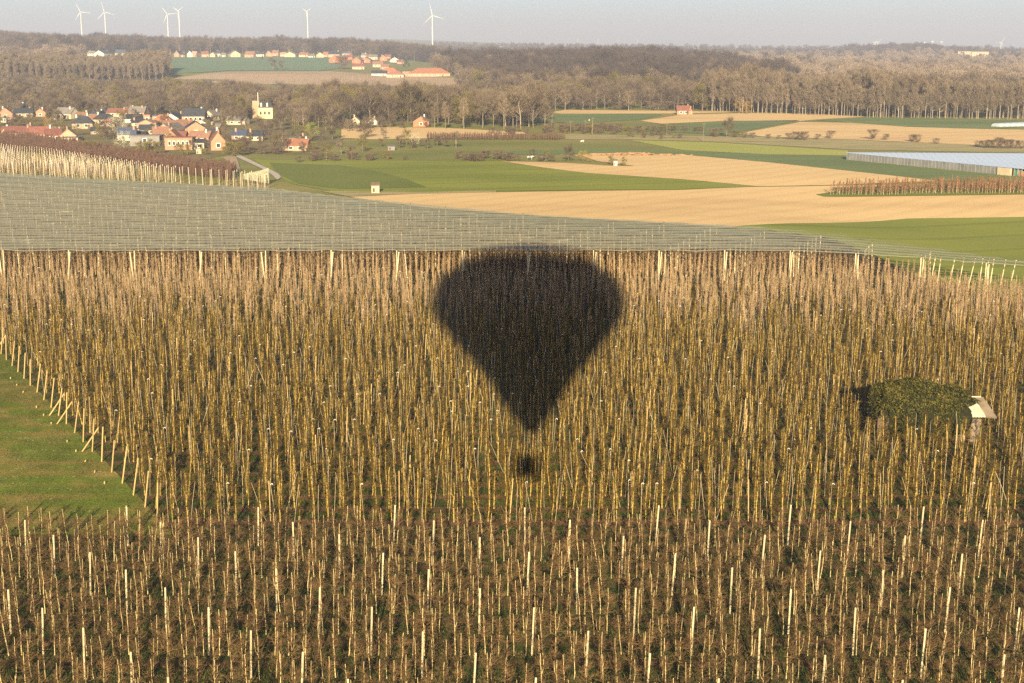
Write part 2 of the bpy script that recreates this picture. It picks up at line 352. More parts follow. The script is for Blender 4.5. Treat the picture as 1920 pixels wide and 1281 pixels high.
def build_ground():
    Ys = list(np.arange(-300, 100, 40.)) + list(np.arange(100, 430, 5.)) + list(np.arange(430, 900, 20.)) + list(np.arange(900, 3000, 50.)) + list(np.arange(3000, 15001, 300.))
    us = np.linspace(-1, 1, 161); V = []; N = len(us)
    for Y in Ys:
        wdt = (max(Y, 0) + 330) * .62
        for u in us: V.append((u * wdt, Y))
    V = np.array(V); Z = hh(V[:, 0], V[:, 1]); vs = [(x, y, z) for (x, y), z in zip(V.tolist(), Z.tolist())]
    fs = [(j * N + i, j * N + i + 1, (j + 1) * N + i + 1, (j + 1) * N + i) for j in range(len(Ys) - 1) for i in range(N - 1)]
    me = bpy.data.meshes.new('ground'); me.from_pydata(vs, [], fs); me.materials.append(M['meadow'])
    tag(link('ground', me), kind='structure')
build_ground()
OB = 0.06
drape('orchard_ground', [(-170, 60), (140, 60), (150, 215)] + [GT(*p)[:2] for p in ((1720, 520), (1640, 481), (1560, 450), (1370, 428), (1000, 406), (650, 373), (500, 354), (250, 341), (-100, 320))], 'orchard_floor', OB, world=True, step=5)
HL = [(-150, 250), (-98, 236), (-75.3, 194), (-60.4, 167), (-44.7, 138.5), (-28.8, 109.6), (-26.2, 104.6), (-150, 104.6)]
drape('headland_grass', HL, 'headland_grass', OB + .05, world=True, step=5)
FIELDS = [
 ('green_field', 'green_crop', .10, [(470, 296), (500, 301), (940, 303), (1020, 315), (1100, 325), (1280, 337), (1420, 350), (1270, 356), (1100, 357), (930, 359), (780, 361), (620, 359), (545, 345), (520, 330), (500, 316)]),
 ('green_field', 'green_dark', .16, [(505, 306), (640, 311), (700, 320), (760, 336), (800, 352), (640, 355), (560, 345), (520, 326)]),
 ('verge', 'rough_grass', .14, [(600, 359), (780, 360.5), (930, 358.5), (930, 361.5), (780, 364.5), (655, 369.5)]),
 ('ploughed_field', 'tan_soil', .12, [(938, 302.5), (1060, 306), (1150, 312), (1190, 312), (1120, 303), (1090, 292), (1110, 288), (1180, 288), (1290, 291.5), (1440, 305), (1600, 322), (1760, 340.5), (1560, 347.5), (1420, 350), (1280, 337), (1100, 325), (1020, 315)]),
 ('ploughed_field', 'tan_soil', .12, [(655, 370), (780, 364.5), (930, 361.5), (1100, 359), (1280, 357), (1400, 351.5), (1560, 349), (2050, 345), (2050, 406), (1920, 408), (1700, 411), (1480, 420), (1370, 427.5), (1200, 417), (1000, 405.5), (800, 390), (700, 377)]),
 ('green_strip', 'green_dark', .22, [(1560, 353), (1920, 344), (2050, 342), (2050, 364.5), (1920, 366), (1545, 370), (1530, 366), (1570, 360)]),
 ('green_field', 'green_crop', .15, [(1370, 426), (1480, 420), (1700, 411), (1920, 408), (2100, 406), (2250, 640), (1960, 575), (1720, 520), (1640, 480), (1560, 449)]),
 ('green_field', 'dark_crop', .08, [(880, 286), (1100, 278.5), (1280, 283), (1450, 290.5), (1585, 293.5), (1750, 303), (1940, 326), (2050, 335), (2050, 350), (1920, 345), (1760, 340), (1600, 321.5), (1440, 304.5), (1290, 291), (1180, 287.5), (940, 291)]),
 ('green_field', 'yellow_grass', .08, [(1180, 263), (1330, 267), (1590, 283), (1588, 292), (1440, 290), (1280, 282)]),
 ('rough_grass_bank', 'rough_grass', .10, [(1060, 252), (1200, 255), (1400, 256), (1600, 263), (2050, 281), (2050, 288), (1920, 287), (1600, 281), (1330, 266), (1180, 262), (1060, 262)]),
 ('ploughed_field', 'tan_soil', .12, [(1385, 251), (1500, 229.5), (1700, 232), (1780, 241), (1930, 244), (2050, 245), (2050, 281), (1920, 276), (1600, 262.5), (1430, 256.5)]),
 ('green_field', 'dark_crop', .15, [(1530, 226), (1640, 220.5), (1820, 223.5), (2050, 229), (2050, 240), (1920, 238), (1860, 243), (1700, 238.5)]),
 ('ploughed_field', 'tan_soil', .12, [(1200, 227), (1280, 215.5), (1400, 212.5), (1520, 213.5), (1625, 219.5), (1540, 224), (1500, 227.5), (1370, 227), (1240, 232.5)]),
 ('green_field', 'dark_crop', .12, [(1190, 239), (1370, 227.5), (1500, 226), (1400, 245), (1340, 252), (1200, 246)]),
 ('ploughed_field', 'tan_soil', .12, [(1025, 211.5), (1060, 206.5), (1240, 208), (1420, 210), (1280, 213.5), (1050, 213.5)]),
 ('green_field', 'dark_crop', .12, [(990, 217), (1050, 213.5), (1240, 213.5), (1240, 217), (1200, 224.5), (1080, 232), (990, 228)]),
 ('ploughed_field', 'tan_soil', .12, [(640, 241), (700, 237.5), (830, 240), (985, 248.5), (985, 252), (860, 259), (700, 262), (640, 259)]),
 ('green_field', 'far_crop', .4, [(330, 138), (318, 112), (330, 108.5), (625, 108.5), (650, 118), (640, 128), (600, 133.5), (430, 133), (370, 137)]),
 ('green_field', 'far_crop', .4, [(150, 121), (200, 108), (300, 108), (310, 130)]),
 ('village_gardens', 'garden_ground', .09, [(-60, 214), (300, 206), (430, 214), (600, 236), (640, 262), (600, 290), (440, 288), (380, 300), (260, 292), (150, 274), (-60, 262)]),
 ('orchard_field', 'brown_orchard', .4, [(330, 147), (430, 135), (620, 134.5), (760, 143.5), (900, 148), (880, 163), (600, 160), (420, 158), (300, 153)]),
 ('green_field', 'grey_field', .4, [(170, 160), (320, 149), (420, 149.5), (430, 153), (330, 160), (200, 168)]),
 ('green_field', 'far_crop', .4, [(1885, 170), (2000, 165), (2000, 180), (1900, 180)]),
]
for nm, mt, off, px in FIELDS: drape(nm, px, mt, off)
drape('farm_road', [(436, 292), (448, 291), (502, 317), (522, 327), (527, 334), (520, 339), (512, 331), (500, 322)], 'concrete', .25)
drape('dirt_track', [(418, 296), (442, 292), (452, 322), (449, 326)], 'brown_orchard', .25)

# ------------------------------------------------------------------ instanced masses (stuff)
def scatter(name, pts, rz, scl, vid, meshes, label, cat, tilt=None):
    pts = np.asarray(pts, float); n = len(pts)
    me = bpy.data.meshes.new(name); me.vertices.add(n); me.vertices.foreach_set('co', pts.ravel())
    a = me.attributes.new('rot', 'FLOAT_VECTOR', 'POINT'); r = np.zeros((n, 3)); r[:, 2] = rz
    if tilt is not None: r[:, :2] = tilt
    a.data.foreach_set('vector', r.ravel())
    a = me.attributes.new('scl', 'FLOAT_VECTOR', 'POINT'); s = np.asarray(scl, float); s = np.repeat(s[:, None], 3, 1) if s.ndim == 1 else s; a.data.foreach_set('vector', s.ravel())
    a = me.attributes.new('vid', 'INT', 'POINT'); a.data.foreach_set('value', np.asarray(vid, dtype=np.int32))
    o = link(name, me); tag(o, label, cat, kind='stuff')
    ng = bpy.data.node_groups.new(name, 'GeometryNodeTree')
    ng.interface.new_socket('Geometry', in_out='INPUT', socket_type='NodeSocketGeometry'); ng.interface.new_socket('Geometry', in_out='OUTPUT', socket_type='NodeSocketGeometry')
    N = ng.nodes; L = ng.links; gi = N.new('NodeGroupInput'); go = N.new('NodeGroupOutput')
    jn = N.new('GeometryNodeGeometryToInstance')
    for k, mm in enumerate(reversed(meshes)):
        src = bpy.data.objects.new(name + '_source', mm)
        oi = N.new('GeometryNodeObjectInfo'); oi.inputs['Object'].default_value = src; oi.inputs['As Instance'].default_value = False; oi.transform_space = 'ORIGINAL'
        L.new(oi.outputs['Geometry'], jn.inputs[0])
    ip = N.new('GeometryNodeInstanceOnPoints'); L.new(gi.outputs[0], ip.inputs['Points']); L.new(jn.outputs[0], ip.inputs['Instance'])
    ip.inputs['Pick Instance'].default_value = True
    def na(nm, ty):
        q = N.new('GeometryNodeInputNamedAttribute'); q.data_type = ty; q.inputs[0].default_value = nm; return q.outputs['Attribute']
    L.new(na('vid', 'INT'), ip.inputs['Instance Index'])
    er = N.new('FunctionNodeEulerToRotation'); L.new(na('rot', 'FLOAT_VECTOR'), er.inputs[0]); L.new(er.outputs[0], ip.inputs['Rotation'])
    L.new(na('scl', 'FLOAT_VECTOR'), ip.inputs['Scale'])
    L.new(ip.outputs[0], go.inputs[0])
    md = o.modifiers.new('scatter', 'NODES'); md.node_group = ng
    return o

# ------------------------------------------------------------------ orchard trees
def spindle(seed, H, r0, nb, blen, mats, moss=False, br=.011, up=.35, lean=.04, low=.35, fork=0.25, top=1.0):
    """a winter fruit tree trained as a spindle: one leader with short curled side branches. Returns trunk and branches meshes."""
    q = random.Random(seed); T = MB(); B = MB()
    n = 9; pts = []; x = y = 0.0; ax = q.gauss(0, lean); ay = q.gauss(0, lean)
    for i in range(n):
        t = i / (n - 1); pts.append((x, y, H * t)); x += ax * H / n + q.gauss(0, .02 if i else 0) * (1.6 if moss else 1); y += ay * H / n + q.gauss(0, .02)
    rad = [r0 * (1.25 if i == 0 else 1 - .55 * i / (n - 1)) * (q.uniform(.85, 1.2) if moss else 1) for i in range(n)]
    T.tube(pts, rad, 6, cap=True)
    def at(t):
        k = min(int(t * (n - 1)), n - 2); f = t * (n - 1) - k; a, b = pts[k], pts[k + 1]
        return [a[j] + (b[j] - a[j]) * f for j in range(3)]
    if q.random() < fork:
        p = at(q.uniform(.45, .7)); a = q.uniform(0, 6.28); L = q.uniform(.7, 1.1)
        T.tube([p, (p[0] + .18 * math.cos(a), p[1] + .18 * math.sin(a), p[2] + .3 * L), (p[0] + .24 * math.cos(a), p[1] + .24 * math.sin(a), p[2] + L)], [r0 * .6, r0 * .5, r0 * .35], 5, cap=True)
    for k in range(nb):
        t = q.uniform(low, top) if not moss else q.uniform(.12, 1.0)
        p = at(t); a = q.uniform(0, 6.28)
        L = blen * q.uniform(.45, 1.25) * (1.15 - .55 * t)
        el = q.gauss(up, .35); cur = []; dx, dy = math.cos(a), math.sin(a); cp = list(p); m = 4
        for i in range(m):
            cur.append(tuple(cp)); st = L / (m - 1); e = el + q.gauss(0, .35); a += q.gauss(0, .35)
            cp[0] += math.cos(a) * math.cos(e) * st; cp[1] += math.sin(a) * math.cos(e) * st; cp[2] += math.sin(e) * st; el += .18
        rr = br * q.uniform(.7, 1.4)
        B.tube(cur, [rr * 1.5, rr * 1.1, rr * .8, rr * .4], 3)
        for s in range(q.randint(3, 5)):
            c = cur[q.randint(1, m - 1)]; b = q.uniform(0, 6.28); e = q.uniform(-.2, 1.3); l = L * q.uniform(.25, .55)
            mid = (c[0] + math.cos(b) * math.cos(e) * l * .5, c[1] + math.sin(b) * math.cos(e) * l * .5, c[2] + math.sin(e) * l * .5)
            b += q.gauss(0, .6); e += q.uniform(-.1, .7)
            B.tube([c, mid, (mid[0] + math.cos(b) * math.cos(e) * l * .5, mid[1] + math.sin(b) * math.cos(e) * l * .5, mid[2] + math.sin(e) * l * .5)], [rr * .8, rr * .6, rr * .35], 3)
    return T, B
def join_mb(T, B, name, mats):
    J = MB(); J.add(T.v, T.f, 0); J.add(B.v, B.f, 1); return J.mesh(name, mats)
def orchard_kind(name, nvar, mats, **kw):
    out = []
    for i in range(nvar):
        T, B = spindle(hash((name, i)) % 1000 if False else 31 * i + len(name), **kw, mats=mats)
        out.append((T.mesh('trunk', mats[0]), B.mesh('branches', mats[1]), join_mb(T, B, name, mats)))
    return out
K_FORE = orchard_kind('young_tree', 9, ['pale_trunk', 'brown_twig'], H=2.85, r0=.031, nb=48, blen=.72, br=.0095, up=.3, top=.88)
K_MOSS = orchard_kind('mossy_tree', 10, ['moss_trunk', 'moss_twig'], H=3.4, r0=.047, nb=64, blen=.66, br=.0115, up=.4, moss=True, lean=.045)
K_TAN = orchard_kind('netted_tree', 8, ['tan_trunk', 'pink_twig'], H=3.85, r0=.045, nb=92, blen=.50, br=.0115, up=.9, lean=.015, low=.1)

def in_view(X, Y, Z=1.5, mx=30):
    d = Y * math.cos(PITCH) + (CAMZ - Z) * math.sin(PITCH); v = (Z - CAMZ) * math.cos(PITCH) + Y * math.sin(PITCH)
    if d <= 0: return False
    px = CX + F * X / d; py = CY - F * v / d
    return -mx < px < 1920 + mx and -mx < py < 1281 + mx * 1.6

SHED = (G(1745, 825)[0], G(1745, 825)[1])
def rows(Y0, k0, k1, sp, xl, xr, jit=.12, miss=.02):
    out = []
    for k in range(k0, k1):
        Y = Y0 + 3.3 * k; x = xl(Y) + rnd.uniform(0, sp)
        while x < xr(Y):
            if rnd.random() > miss and not (abs(x - SHED[0]) < 6.8 and -2.0 < Y - SHED[1] < 4.6):
                out.append((x + rnd.gauss(0, jit), Y + rnd.gauss(0, .07), k))
            x += sp
    return out
left_end = lambda Y: -28.2 - (Y - 107.8) * .55
fore = rows(102.2, -10, 1, .92, lambda Y: -.40 * Y - 5, lambda Y: .40 * Y + 5)
moss = rows(107.8, 0, 33, 1.25, lambda Y: max(left_end(Y) + 1.0, -.42 * Y - 6), lambda Y: .42 * Y + 6, jit=.18)
FE = [G(x, y, 5 + dz)[:2] for x, y, dz in ((-120, 316, 0), (250, 338, 0), (500, 351, 0), (650, 369, 0), (1000, 402, 0), (1370, 425, -.3), (1560, 445, -1.2), (1740, 469, -2.2), (1990, 497, -2.5))]
def far_edge_x(Y):
    """x of the net's far right edge at distance Y"""
    for (x0, y0), (x1, y1) in zip(FE[3:], FE[4:]):
        if (y0 - Y) * (y1 - Y) <= 0 and y0 != y1: return x0 + (x1 - x0) * (Y - y0) / (y1 - y0)
    return FE[3][0] if Y > FE[3][1] else FE[-1][0]
def far_left_x(Y):
    """beyond the corner the far edge runs back towards the left"""
    for (x0, y0), (x1, y1) in zip(FE[:3], FE[1:4]):
        if (y0 - Y) * (y1 - Y) <= 0 and y0 != y1: return x0 + (x1 - x0) * (Y - y0) / (y1 - y0)
    return None
def net_right(Y):
    if Y > FE[3][1]:
        r = far_left_x(Y); return r if r is not None else -999
    return far_edge_x(Y)
NET_Y0 = 228.0
def tree_right(Y):
    e = .42 * Y + 6
    if Y <= 228: return e
    if Y <= 236: return 70 - (Y - 229) * 1.6
    return min(60, net_right(Y) - 3)
mx = [p for p in moss if p[2] >= 20 and rnd.random() < (p[2] - 20) / 11]
moss = [p for p in moss if p not in mx]
tan = mx + rows(107.8, 33, 35, .9, lambda Y: max(left_end(Y) + 1, -.42 * Y - 6), tree_right, jit=.1) + rows(107.8, 35, 37, .9, lambda Y: 52, tree_right, jit=.1) + rows(107.8, 37, 78, .9, lambda Y: max(left_end(Y) + 1, -.42 * Y - 6), tree_right, jit=.1)

def individuals(pts, kinds, name, cat, label, group, nmax=300, smin=.9, smax=1.1):
    pts = sorted(pts, key=lambda p: math.hypot(p[0], p[1])); near = []; rest = []
    for p in pts:
        if len(near) < nmax and in_view(p[0], p[1]): near.append(p)
        else: rest.append(p)
    roots = []
    for i, (x, y, k) in enumerate(near):
        v = rnd.randrange(len(kinds)); e = empty(name, (x, y, h(x, y) + OB - .02), rnd.uniform(0, 6.28), label, cat, group); s = rnd.uniform(smin, smax); e.scale = (s, s, s * rnd.uniform(.92, 1.06))
        link('trunk', kinds[v][0], e); link('branches', kinds[v][1], e)
    return rest
def rest_scatter(pts, kinds, name, label, smin=.9, smax=1.1):
    n = len(pts); P = np.array([(x, y, 0) for x, y, k in pts], float); P[:, 2] = hh(P[:, 0], P[:, 1]) + OB - .02
    s = nr.uniform(smin, smax, (n, 1)) * np.where((P[:, 1:2] > 233), .86, np.where(P[:, 1:2] > 229, 1.12, np.where(P[:, 1:2] > 215, .82, 1.0))) * np.array([[1, 1, 1]]) * np.stack([np.ones(n), np.ones(n), nr.uniform(.9, 1.08, n)], 1)
    return scatter(name, P, nr.uniform(0, 6.28, n), s, nr.integers(0, len(kinds), n), [k[2] for k in kinds], label, 'orchard trees', tilt=nr.normal(0, .03, (n, 2)))
r1 = individuals(fore, K_FORE, 'spindle_fruit_tree', 'fruit tree', 'small bare fruit tree with pale trunk and brown twigs among pale square posts', 'bare fruit trees of the nearest rows')
rest_scatter(r1, K_FORE, 'spindle_fruit_trees', 'further bare brown fruit trees of the near block')
r2 = individuals(moss, K_MOSS, 'mossy_fruit_tree', 'fruit tree', 'bare fruit tree with trunk and branches covered in olive yellow moss', 'mossy fruit trees in the middle rows')
rest_scatter(r2, K_MOSS, 'mossy_fruit_trees', 'dense mass of olive yellow mossy fruit trees behind the nearest mossy rows')
rest_scatter(tan, K_TAN, 'netted_fruit_trees', 'tall pinkish brown fruit trees massed in front of and under the hail nets')

# grass tufts and prunings on the alleys ---------------------------------------
def tuft(seed, n, hgt, m, spread=.35, wd=.02):
    q = random.Random(seed); b = MB()
    for i in range(n):
        x, y = q.gauss(0, spread), q.gauss(0, spread); a = q.uniform(0, 6.28); L = hgt * q.uniform(.5, 1.3); w = wd
        ox, oy = math.cos(a) * w, math.sin(a) * w; t = q.uniform(0, 6.28); lx, ly = math.cos(t) * L * .5, math.sin(t) * L * .5
        b.add([(x - ox, y - oy, 0), (x + ox, y + oy, 0), (x + lx, y + ly, L)], [(0, 1, 2)])
    return b.mesh('tuft', m)
M_('grass_blade', [(.030, .040, .010), (.065, .072, .018)], scale=.7, rand=.3)
M_('dry_twigs', [(.15, .085, .042), (.24, .15, .08)], scale=.7, rand=.3)
TG = [tuft(i, 90, .16, 'grass_blade', .5) for i in range(4)]; TD = [tuft(10 + i, 50, .12, 'dry_twigs', .45, .012) for i in range(3)]
gp = []; gi_ = []
for k in range(-10, 36):
    Y = (107.8 if k >= 0 else 102.2 + 3.3) + 3.3 * k; wdt = .40 * Y + 2
    x = max(-wdt, left_end(Y) if k >= 0 else -wdt)
    dens = .55 if Y < 150 else .9
    while x < wdt:
        gp.append((x, Y + 1.65 + rnd.gauss(0, .5), 0)); gi_.append(rnd.randrange(4))
        if rnd.random() < .6: gp.append((x + .3, Y + rnd.gauss(0, .25), 0)); gi_.append(4 + rnd.randrange(3))
        x += dens * rnd.uniform(.6, 1.4)
gp = np.array(gp); gp[:, 2] = hh(gp[:, 0], gp[:, 1]) + OB
scatter('orchard_undergrowth', gp, nr.uniform(0, 6.28, len(gp)), nr.uniform(.7, 1.3, len(gp)), gi_, TG + TD, 'grass tufts and fallen twigs between the orchard rows', 'undergrowth')
# grass on the headland
hg = []
for _ in range(5200):
    Y = rnd.uniform(104.5, 196); xr = left_end(Y) + 1; xl = -.40 * Y - 3
    if xr > xl: hg.append((rnd.uniform(xl, xr), Y, OB + .05))
TS = [tuft(40 + i, 60, .055, 'grass_blade', .5, .012) for i in range(3)]
scatter('headland_grass_blades', hg, nr.uniform(0, 6.28, len(hg)), nr.uniform(.8, 1.3, len(hg)), nr.integers(0, 3, len(hg)), TS, 'short mown grass of the green headland at the left edge', 'grass')

# ------------------------------------------------------------------ posts, canes, net poles
def post_mesh(name, H, w, m, n=4, cap=False):
    b = MB(); r = w / (2 * math.cos(math.pi / n)) if n == 4 else w / 2
    b.tube([(0, 0, -.3), (0, 0, H - .03), (0, 0, H)], [r * 1.03, r, r * .82], n, cap=True); return b.mesh(name, m)
PM = post_mesh('concrete_post', 3.15, .078, 'post_pale')
WM = post_mesh('wooden_post', 3.3, .11, 'post_wood', 8)
def put(name, me, loc, label, cat, group, tilt=(0, 0), rz=0.0, s=(1, 1, 1)):
    o = link(name, me); o.location = loc; o.rotation_euler = (tilt[0], tilt[1], rz); o.scale = s; return tag(o, label, cat, group)
# foreground posts: one per row every 10 m, each row set 2.9 m further right
c0x, c0y, _ = G(93, 1015, 3.15); k0 = round((c0y - 102.2) / 3.3)
for k in range(-10, 1):
    Y = 102.2 + 3.3 * k; x = c0x - (k - k0) * 3.3 * 1.02
    while x > -.42 * Y: x -= 10.0
    while x < .42 * Y:
        if in_view(x, Y, 3): put('concrete_post', PM, (x + rnd.gauss(0, .1), Y, OB - .01), 'square cream concrete post rising above the nearest fruit trees', 'post', 'pale posts of the nearest block', (rnd.gauss(0, .012), rnd.gauss(0.03, .02)), rnd.uniform(-.2, .2), (1, 1, rnd.uniform(.96, 1.04)))
        x += 10.0
# wooden posts inside the mossy block
for k in range(0, 26, 1):
    Y = 107.8 + 3.3 * k; x = left_end(Y) + 9 + (k * 2.3) % 9.5
    while x < .40 * Y:
        if in_view(x, Y, 3) and not (abs(x - SHED[0]) < 6.5 and abs(Y - SHED[1]) < 5) and rnd.random() < .33:
            put('wooden_post', WM, (x, Y + .1, OB - .01), 'round tan wooden post standing in a mossy row', 'post', 'wooden posts of the mossy rows', (rnd.gauss(0, .02), rnd.gauss(.02, .03)), 0, (.85, .85, rnd.uniform(.95, 1.12)))
        x += 9.5
# leaning end posts with their ground anchors
AM = MB().tube([(0, 0, -.1), (0, .0, .28)], .06, 7, cap=True).mesh('anchor_stub', 'post_wood')
for k in range(0, 27):
    Y = 107.8 + 3.3 * k; x = left_end(Y)
    if in_view(x, Y, 2, 60):
        base = Vector((x, Y, OB - .02)); ln = rnd.uniform(.05, .2)
        put('end_post', WM, base, 'stout tan wooden post leaning at the left end of a mossy row', 'end post', 'leaning end posts along the headland', (rnd.gauss(0, .05), ln), 0, (1.1, 1.1, rnd.uniform(.92, 1.05)))
        if k % 2 == 1 or rnd.random() < .4:
            put('anchor_stub', AM, (x - 1.5, Y - .1, OB), 'short wooden anchor stub in the grass before a leaning end post', 'stub', 'anchor stubs along the headland', (0, rnd.uniform(.1, .4)))
        if k in (6, 9, 10, 19):
            b = MB(); b.tube([(x - 1.0, Y, 0), (x + .7, Y + .1, 2.4)], .065, 7, cap=True)
            o = b.build('brace_post', 'post_wood'); tag(o, 'slanting brace post propped against a leaning end post', 'brace post', 'brace posts along the headland')
# canes beside the mossy trees
def cane_mesh(seed, tie):
    q = random.Random(seed); b = MB(); H = q.uniform(3.0, 3.9); dx = q.gauss(0, .05)
    b.tube([(0, 0, 0), (dx, 0, H * .5), (dx * 2 + q.gauss(0, .05), q.gauss(0, .05), H)], [.017, .016, .014], 4, mi=0, cap=True)
    if tie:
        zx = dx * 2; b.tube([(zx, 0, H - .1), (zx + .08, 0, H), (zx + .16, 0, H - .02), (zx + .18, 0, H - .10)], .018, 4, mi=1, cap=True)
    return b.mesh('cane', ['cane', 'white_tie'])
CM = [cane_mesh(i, i == 3) for i in range(10)]
canes = [(x + rnd.choice((-.4, -.25, .25, .4)) + rnd.gauss(0, .12), y + rnd.gauss(0, .2), k) for x, y, k in moss + [t for t in tan if t[1] < 226] for _c in range(rnd.choice((0, 1, 1, 1)))]
canes.sort(key=lambda p: math.hypot(p[0], p[1])); rest = []; cnt = 0
for x, y, k in canes:
    tl = (rnd.gauss(0, .05), rnd.gauss(0.0, .06) + (rnd.choice((-.35, -.2, .2, .3)) if rnd.random() < .12 else 0))
    if cnt < 300 and in_view(x, y):
        put('cane', CM[rnd.randrange(10)], (x, y, h(x, y) + OB), 'thin pale grey cane standing beside a mossy tree', 'cane', 'canes among the mossy trees', tl); cnt += 1
    else: rest.append((x, y, h(x, y) + OB) + tl)
ra = np.array(rest); scatter('canes_mass', ra[:, :3], np.zeros(len(ra)), np.ones(len(ra)), nr.integers(0, 10, len(ra)), CM, 'many more thin pale canes standing in the rear mossy rows', 'canes', tilt=ra[:, 3:5])

# net poles on a skewed lattice
def pole_mesh(r, H=5.0, m='pole_pale', cap=1.35):
    b = MB(); b.tube([(0, 0, -.3), (0, 0, H)], [r * 1.1, r], 7, mi=0, cap=True); b.tube([(0, 0, H), (0, 0, H + .12)], r * cap, 7, mi=1, cap=True); return b.mesh('net_pole', [m, 'black_cap'])
NP_ = pole_mesh(.085, 5.0); NPT = pole_mesh(.095, 4.95)
XP0 = AT(25, 232)[0]
poles = []
for k in range(0, 44):
    Y = NET_Y0 + 3.3 * k; sh = (k * 1.39) % 10.6; i = -8
    xr = net_right(Y)
    while True:
        x = XP0 + 10.6 * i + sh; i += 1
        if x > min(xr, .44 * Y): break
        if x > -.45 * Y - 4: poles.append((x, Y, k))
cnt = 0; rest = []
for x, y, k in sorted(poles, key=lambda p: (p[2], p[0])):
    if k == 0:
        if in_view(x, y, 4):
            put('net_pole', NPT, (x, y, h(x, y) - .05), 'tall pale edge pole carrying the front edge of the hail net', 'net pole', 'front edge poles of the hail net', (0, .01))
            put('stay_pole', NPT, (x - .05, y - 1.0, h(x, y) - .1), 'pale stay pole leaning beside a front edge pole of the hail net', 'stay pole', 'leaning stay poles of the hail net', (-.16, rnd.choice((.08, .1, .11, -.12, .09))), 0, (1, 1, .97))
    elif cnt < 268 and in_view(x, y, 4): put('net_pole', NP_, (x, y, h(x, y) - .05), 'slim pale pole under the hail net behind its front edge', 'net pole', 'inner poles under the hail net', (rnd.gauss(0, .02), rnd.gauss(0, .03)), 0, (1, 1, rnd.uniform(.96, 1.005))); cnt += 1
    else: rest.append((x, y, h(x, y) - .05))
scatter('net_poles_mass', rest, np.zeros(len(rest)), nr.uniform(.96, 1.005, len(rest)), np.zeros(len(rest), int), [NP_], 'rear pale poles mostly hidden under the hail net', 'poles')
# outer anchor poles leaning out on the right
for px, py in ((1738, 505), (1762, 509), (1775, 511), (1798, 515), (1816, 518), (1835, 521), (1855, 526), (1876, 528), (1896, 530), (1914, 533)):
    X, Y, _ = AT(px, 226 + (px - 1738) * .01); put('net_pole', NP_, (X, Y + 5, h(X, Y + 5)), 'pale pole leaning over the grass where the hail net narrows', 'net pole', 'leaning poles at the narrow end of the hail net', (0, rnd.uniform(.02, .18)))
# the net itself, one pleated strip per row
def nth(n):
    a = ['', 'first', 'second', 'third', 'fourth', 'fifth', 'sixth', 'seventh', 'eighth', 'ninth', 'tenth', 'eleventh', 'twelfth', 'thirteenth', 'fourteenth', 'fifteenth', 'sixteenth', 'seventeenth', 'eighteenth', 'nineteenth']
    if n < 20: return a[n]
    t, u = divmod(n, 10); w = ['', '', 'twent', 'thirt', 'fort'][t]
    return w + 'ieth' if not u else w + 'y-' + a[u]
def net_strip(k):
    Y = NET_Y0 + 3.3 * k; xr = min(net_right(Y), .5 * Y); xl = -.46 * Y - 6
    if xr <= xl + 4: return
    n = int((xr - xl) / 1.5) + 2; V = []; b = MB(); q = random.Random(k)
    sag = [q.gauss(0, .05) for _ in range(n)]
    prof = [(-1.42, 4.84), (-.7, 4.9), (0, 5.0), (.7, 4.93), (1.42, 4.86)]
    if k == 0: prof = [(-.3, 4.9), (0, 5.0), (.7, 4.93), (1.42, 4.86)]
    m = len(prof)
    for i in range(n):
        x = xl + (xr - xl) * i / (n - 1); z0 = h(x, Y); fe = i / (n - 1) if k > 0 else 0
        wob = .16 * math.sin(x * .35 + k * 2.1) + 1.8 * sag[i]
        if k == 0: z0 -= .14 * abs(math.sin((x - XP0) / 10.6 * math.pi)) + sag[i]
        for d, z in prof: V.append((x + (net_right(Y + d) - net_right(Y) if net_right(Y) < .5 * Y and -60 < net_right(Y + d) else 0) * fe ** 6, Y + d + (wob * (1 if d > 0 else -1) if abs(d) > 1 else 0), z + z0 + (wob * .25 if abs(d) > .7 else 0)))
    b.add(V, [(i * m + j, (i + 1) * m + j, (i + 1) * m + j + 1, i * m + j + 1) for i in range(n - 1) for j in range(m - 1)])
    # bundled cable along the ridge and the edge
    if False: b.tube([(xl + (xr - xl) * i / 40, Y - .36, 4.82 + h(xl + (xr - xl) * i / 40, Y) - .05 * abs(math.sin(i * 1.3))) for i in range(41)], .03, 4, mi=0)
    o = b.build('hail_net', ['net', 'cane'])
    lab = f'{nth(k)} hail net strip back from the front edge of the netted orchard' if k else 'hail net strip forming the straight front edge above the edge poles'
    tag(o, lab, 'hail net', 'hail net strips over the orchard' if k else None)
for k in range(0, 44): net_strip(k)

# second plantation: pale posts without a net, on the left
M_('pole_left', [(.40, .34, .25), (.50, .43, .33)], scale=6, rand=.15)
T2M = pole_mesh(.075, 4.6, 'pole_left', 1.5)
tp = []
P2 = [(-250, 362), GT(-40, 329)[:2], GT(250, 342)[:2], GT(500, 351)[:2], G(503, 327, 4.6)[:2], G(395, 318, 4.6)[:2], G(250, 299, 4.6)[:2], G(100, 277, 4.6)[:2], G(-60, 262, 4.6)[:2], (-270, 480)]
for k in range(0, 76):
    Y = 350 + 2.6 * k; x = -.42 * Y - 6 + (k * 1.03) % 2.4
    while x < 0:
        if inpoly(x, Y, P2): tp.append((x + rnd.gauss(0, .05), Y, k))
        x += 2.4
tp.sort(key=lambda p: math.hypot(p[0], p[1])); cnt = 0; rest = []
for x, y, k in tp:
    if cnt < 300 and in_view(x, y, 4): put('trellis_pole', T2M, (x, y, -.05), 'pale bare pole with dark cap in the net-less plantation on the left', 'trellis pole', 'pale poles of the left plantation', (rnd.gauss(0, .015), rnd.gauss(0, .03))); cnt += 1
    elif in_view(x, y, 4, 120): rest.append((x, y, -.05))
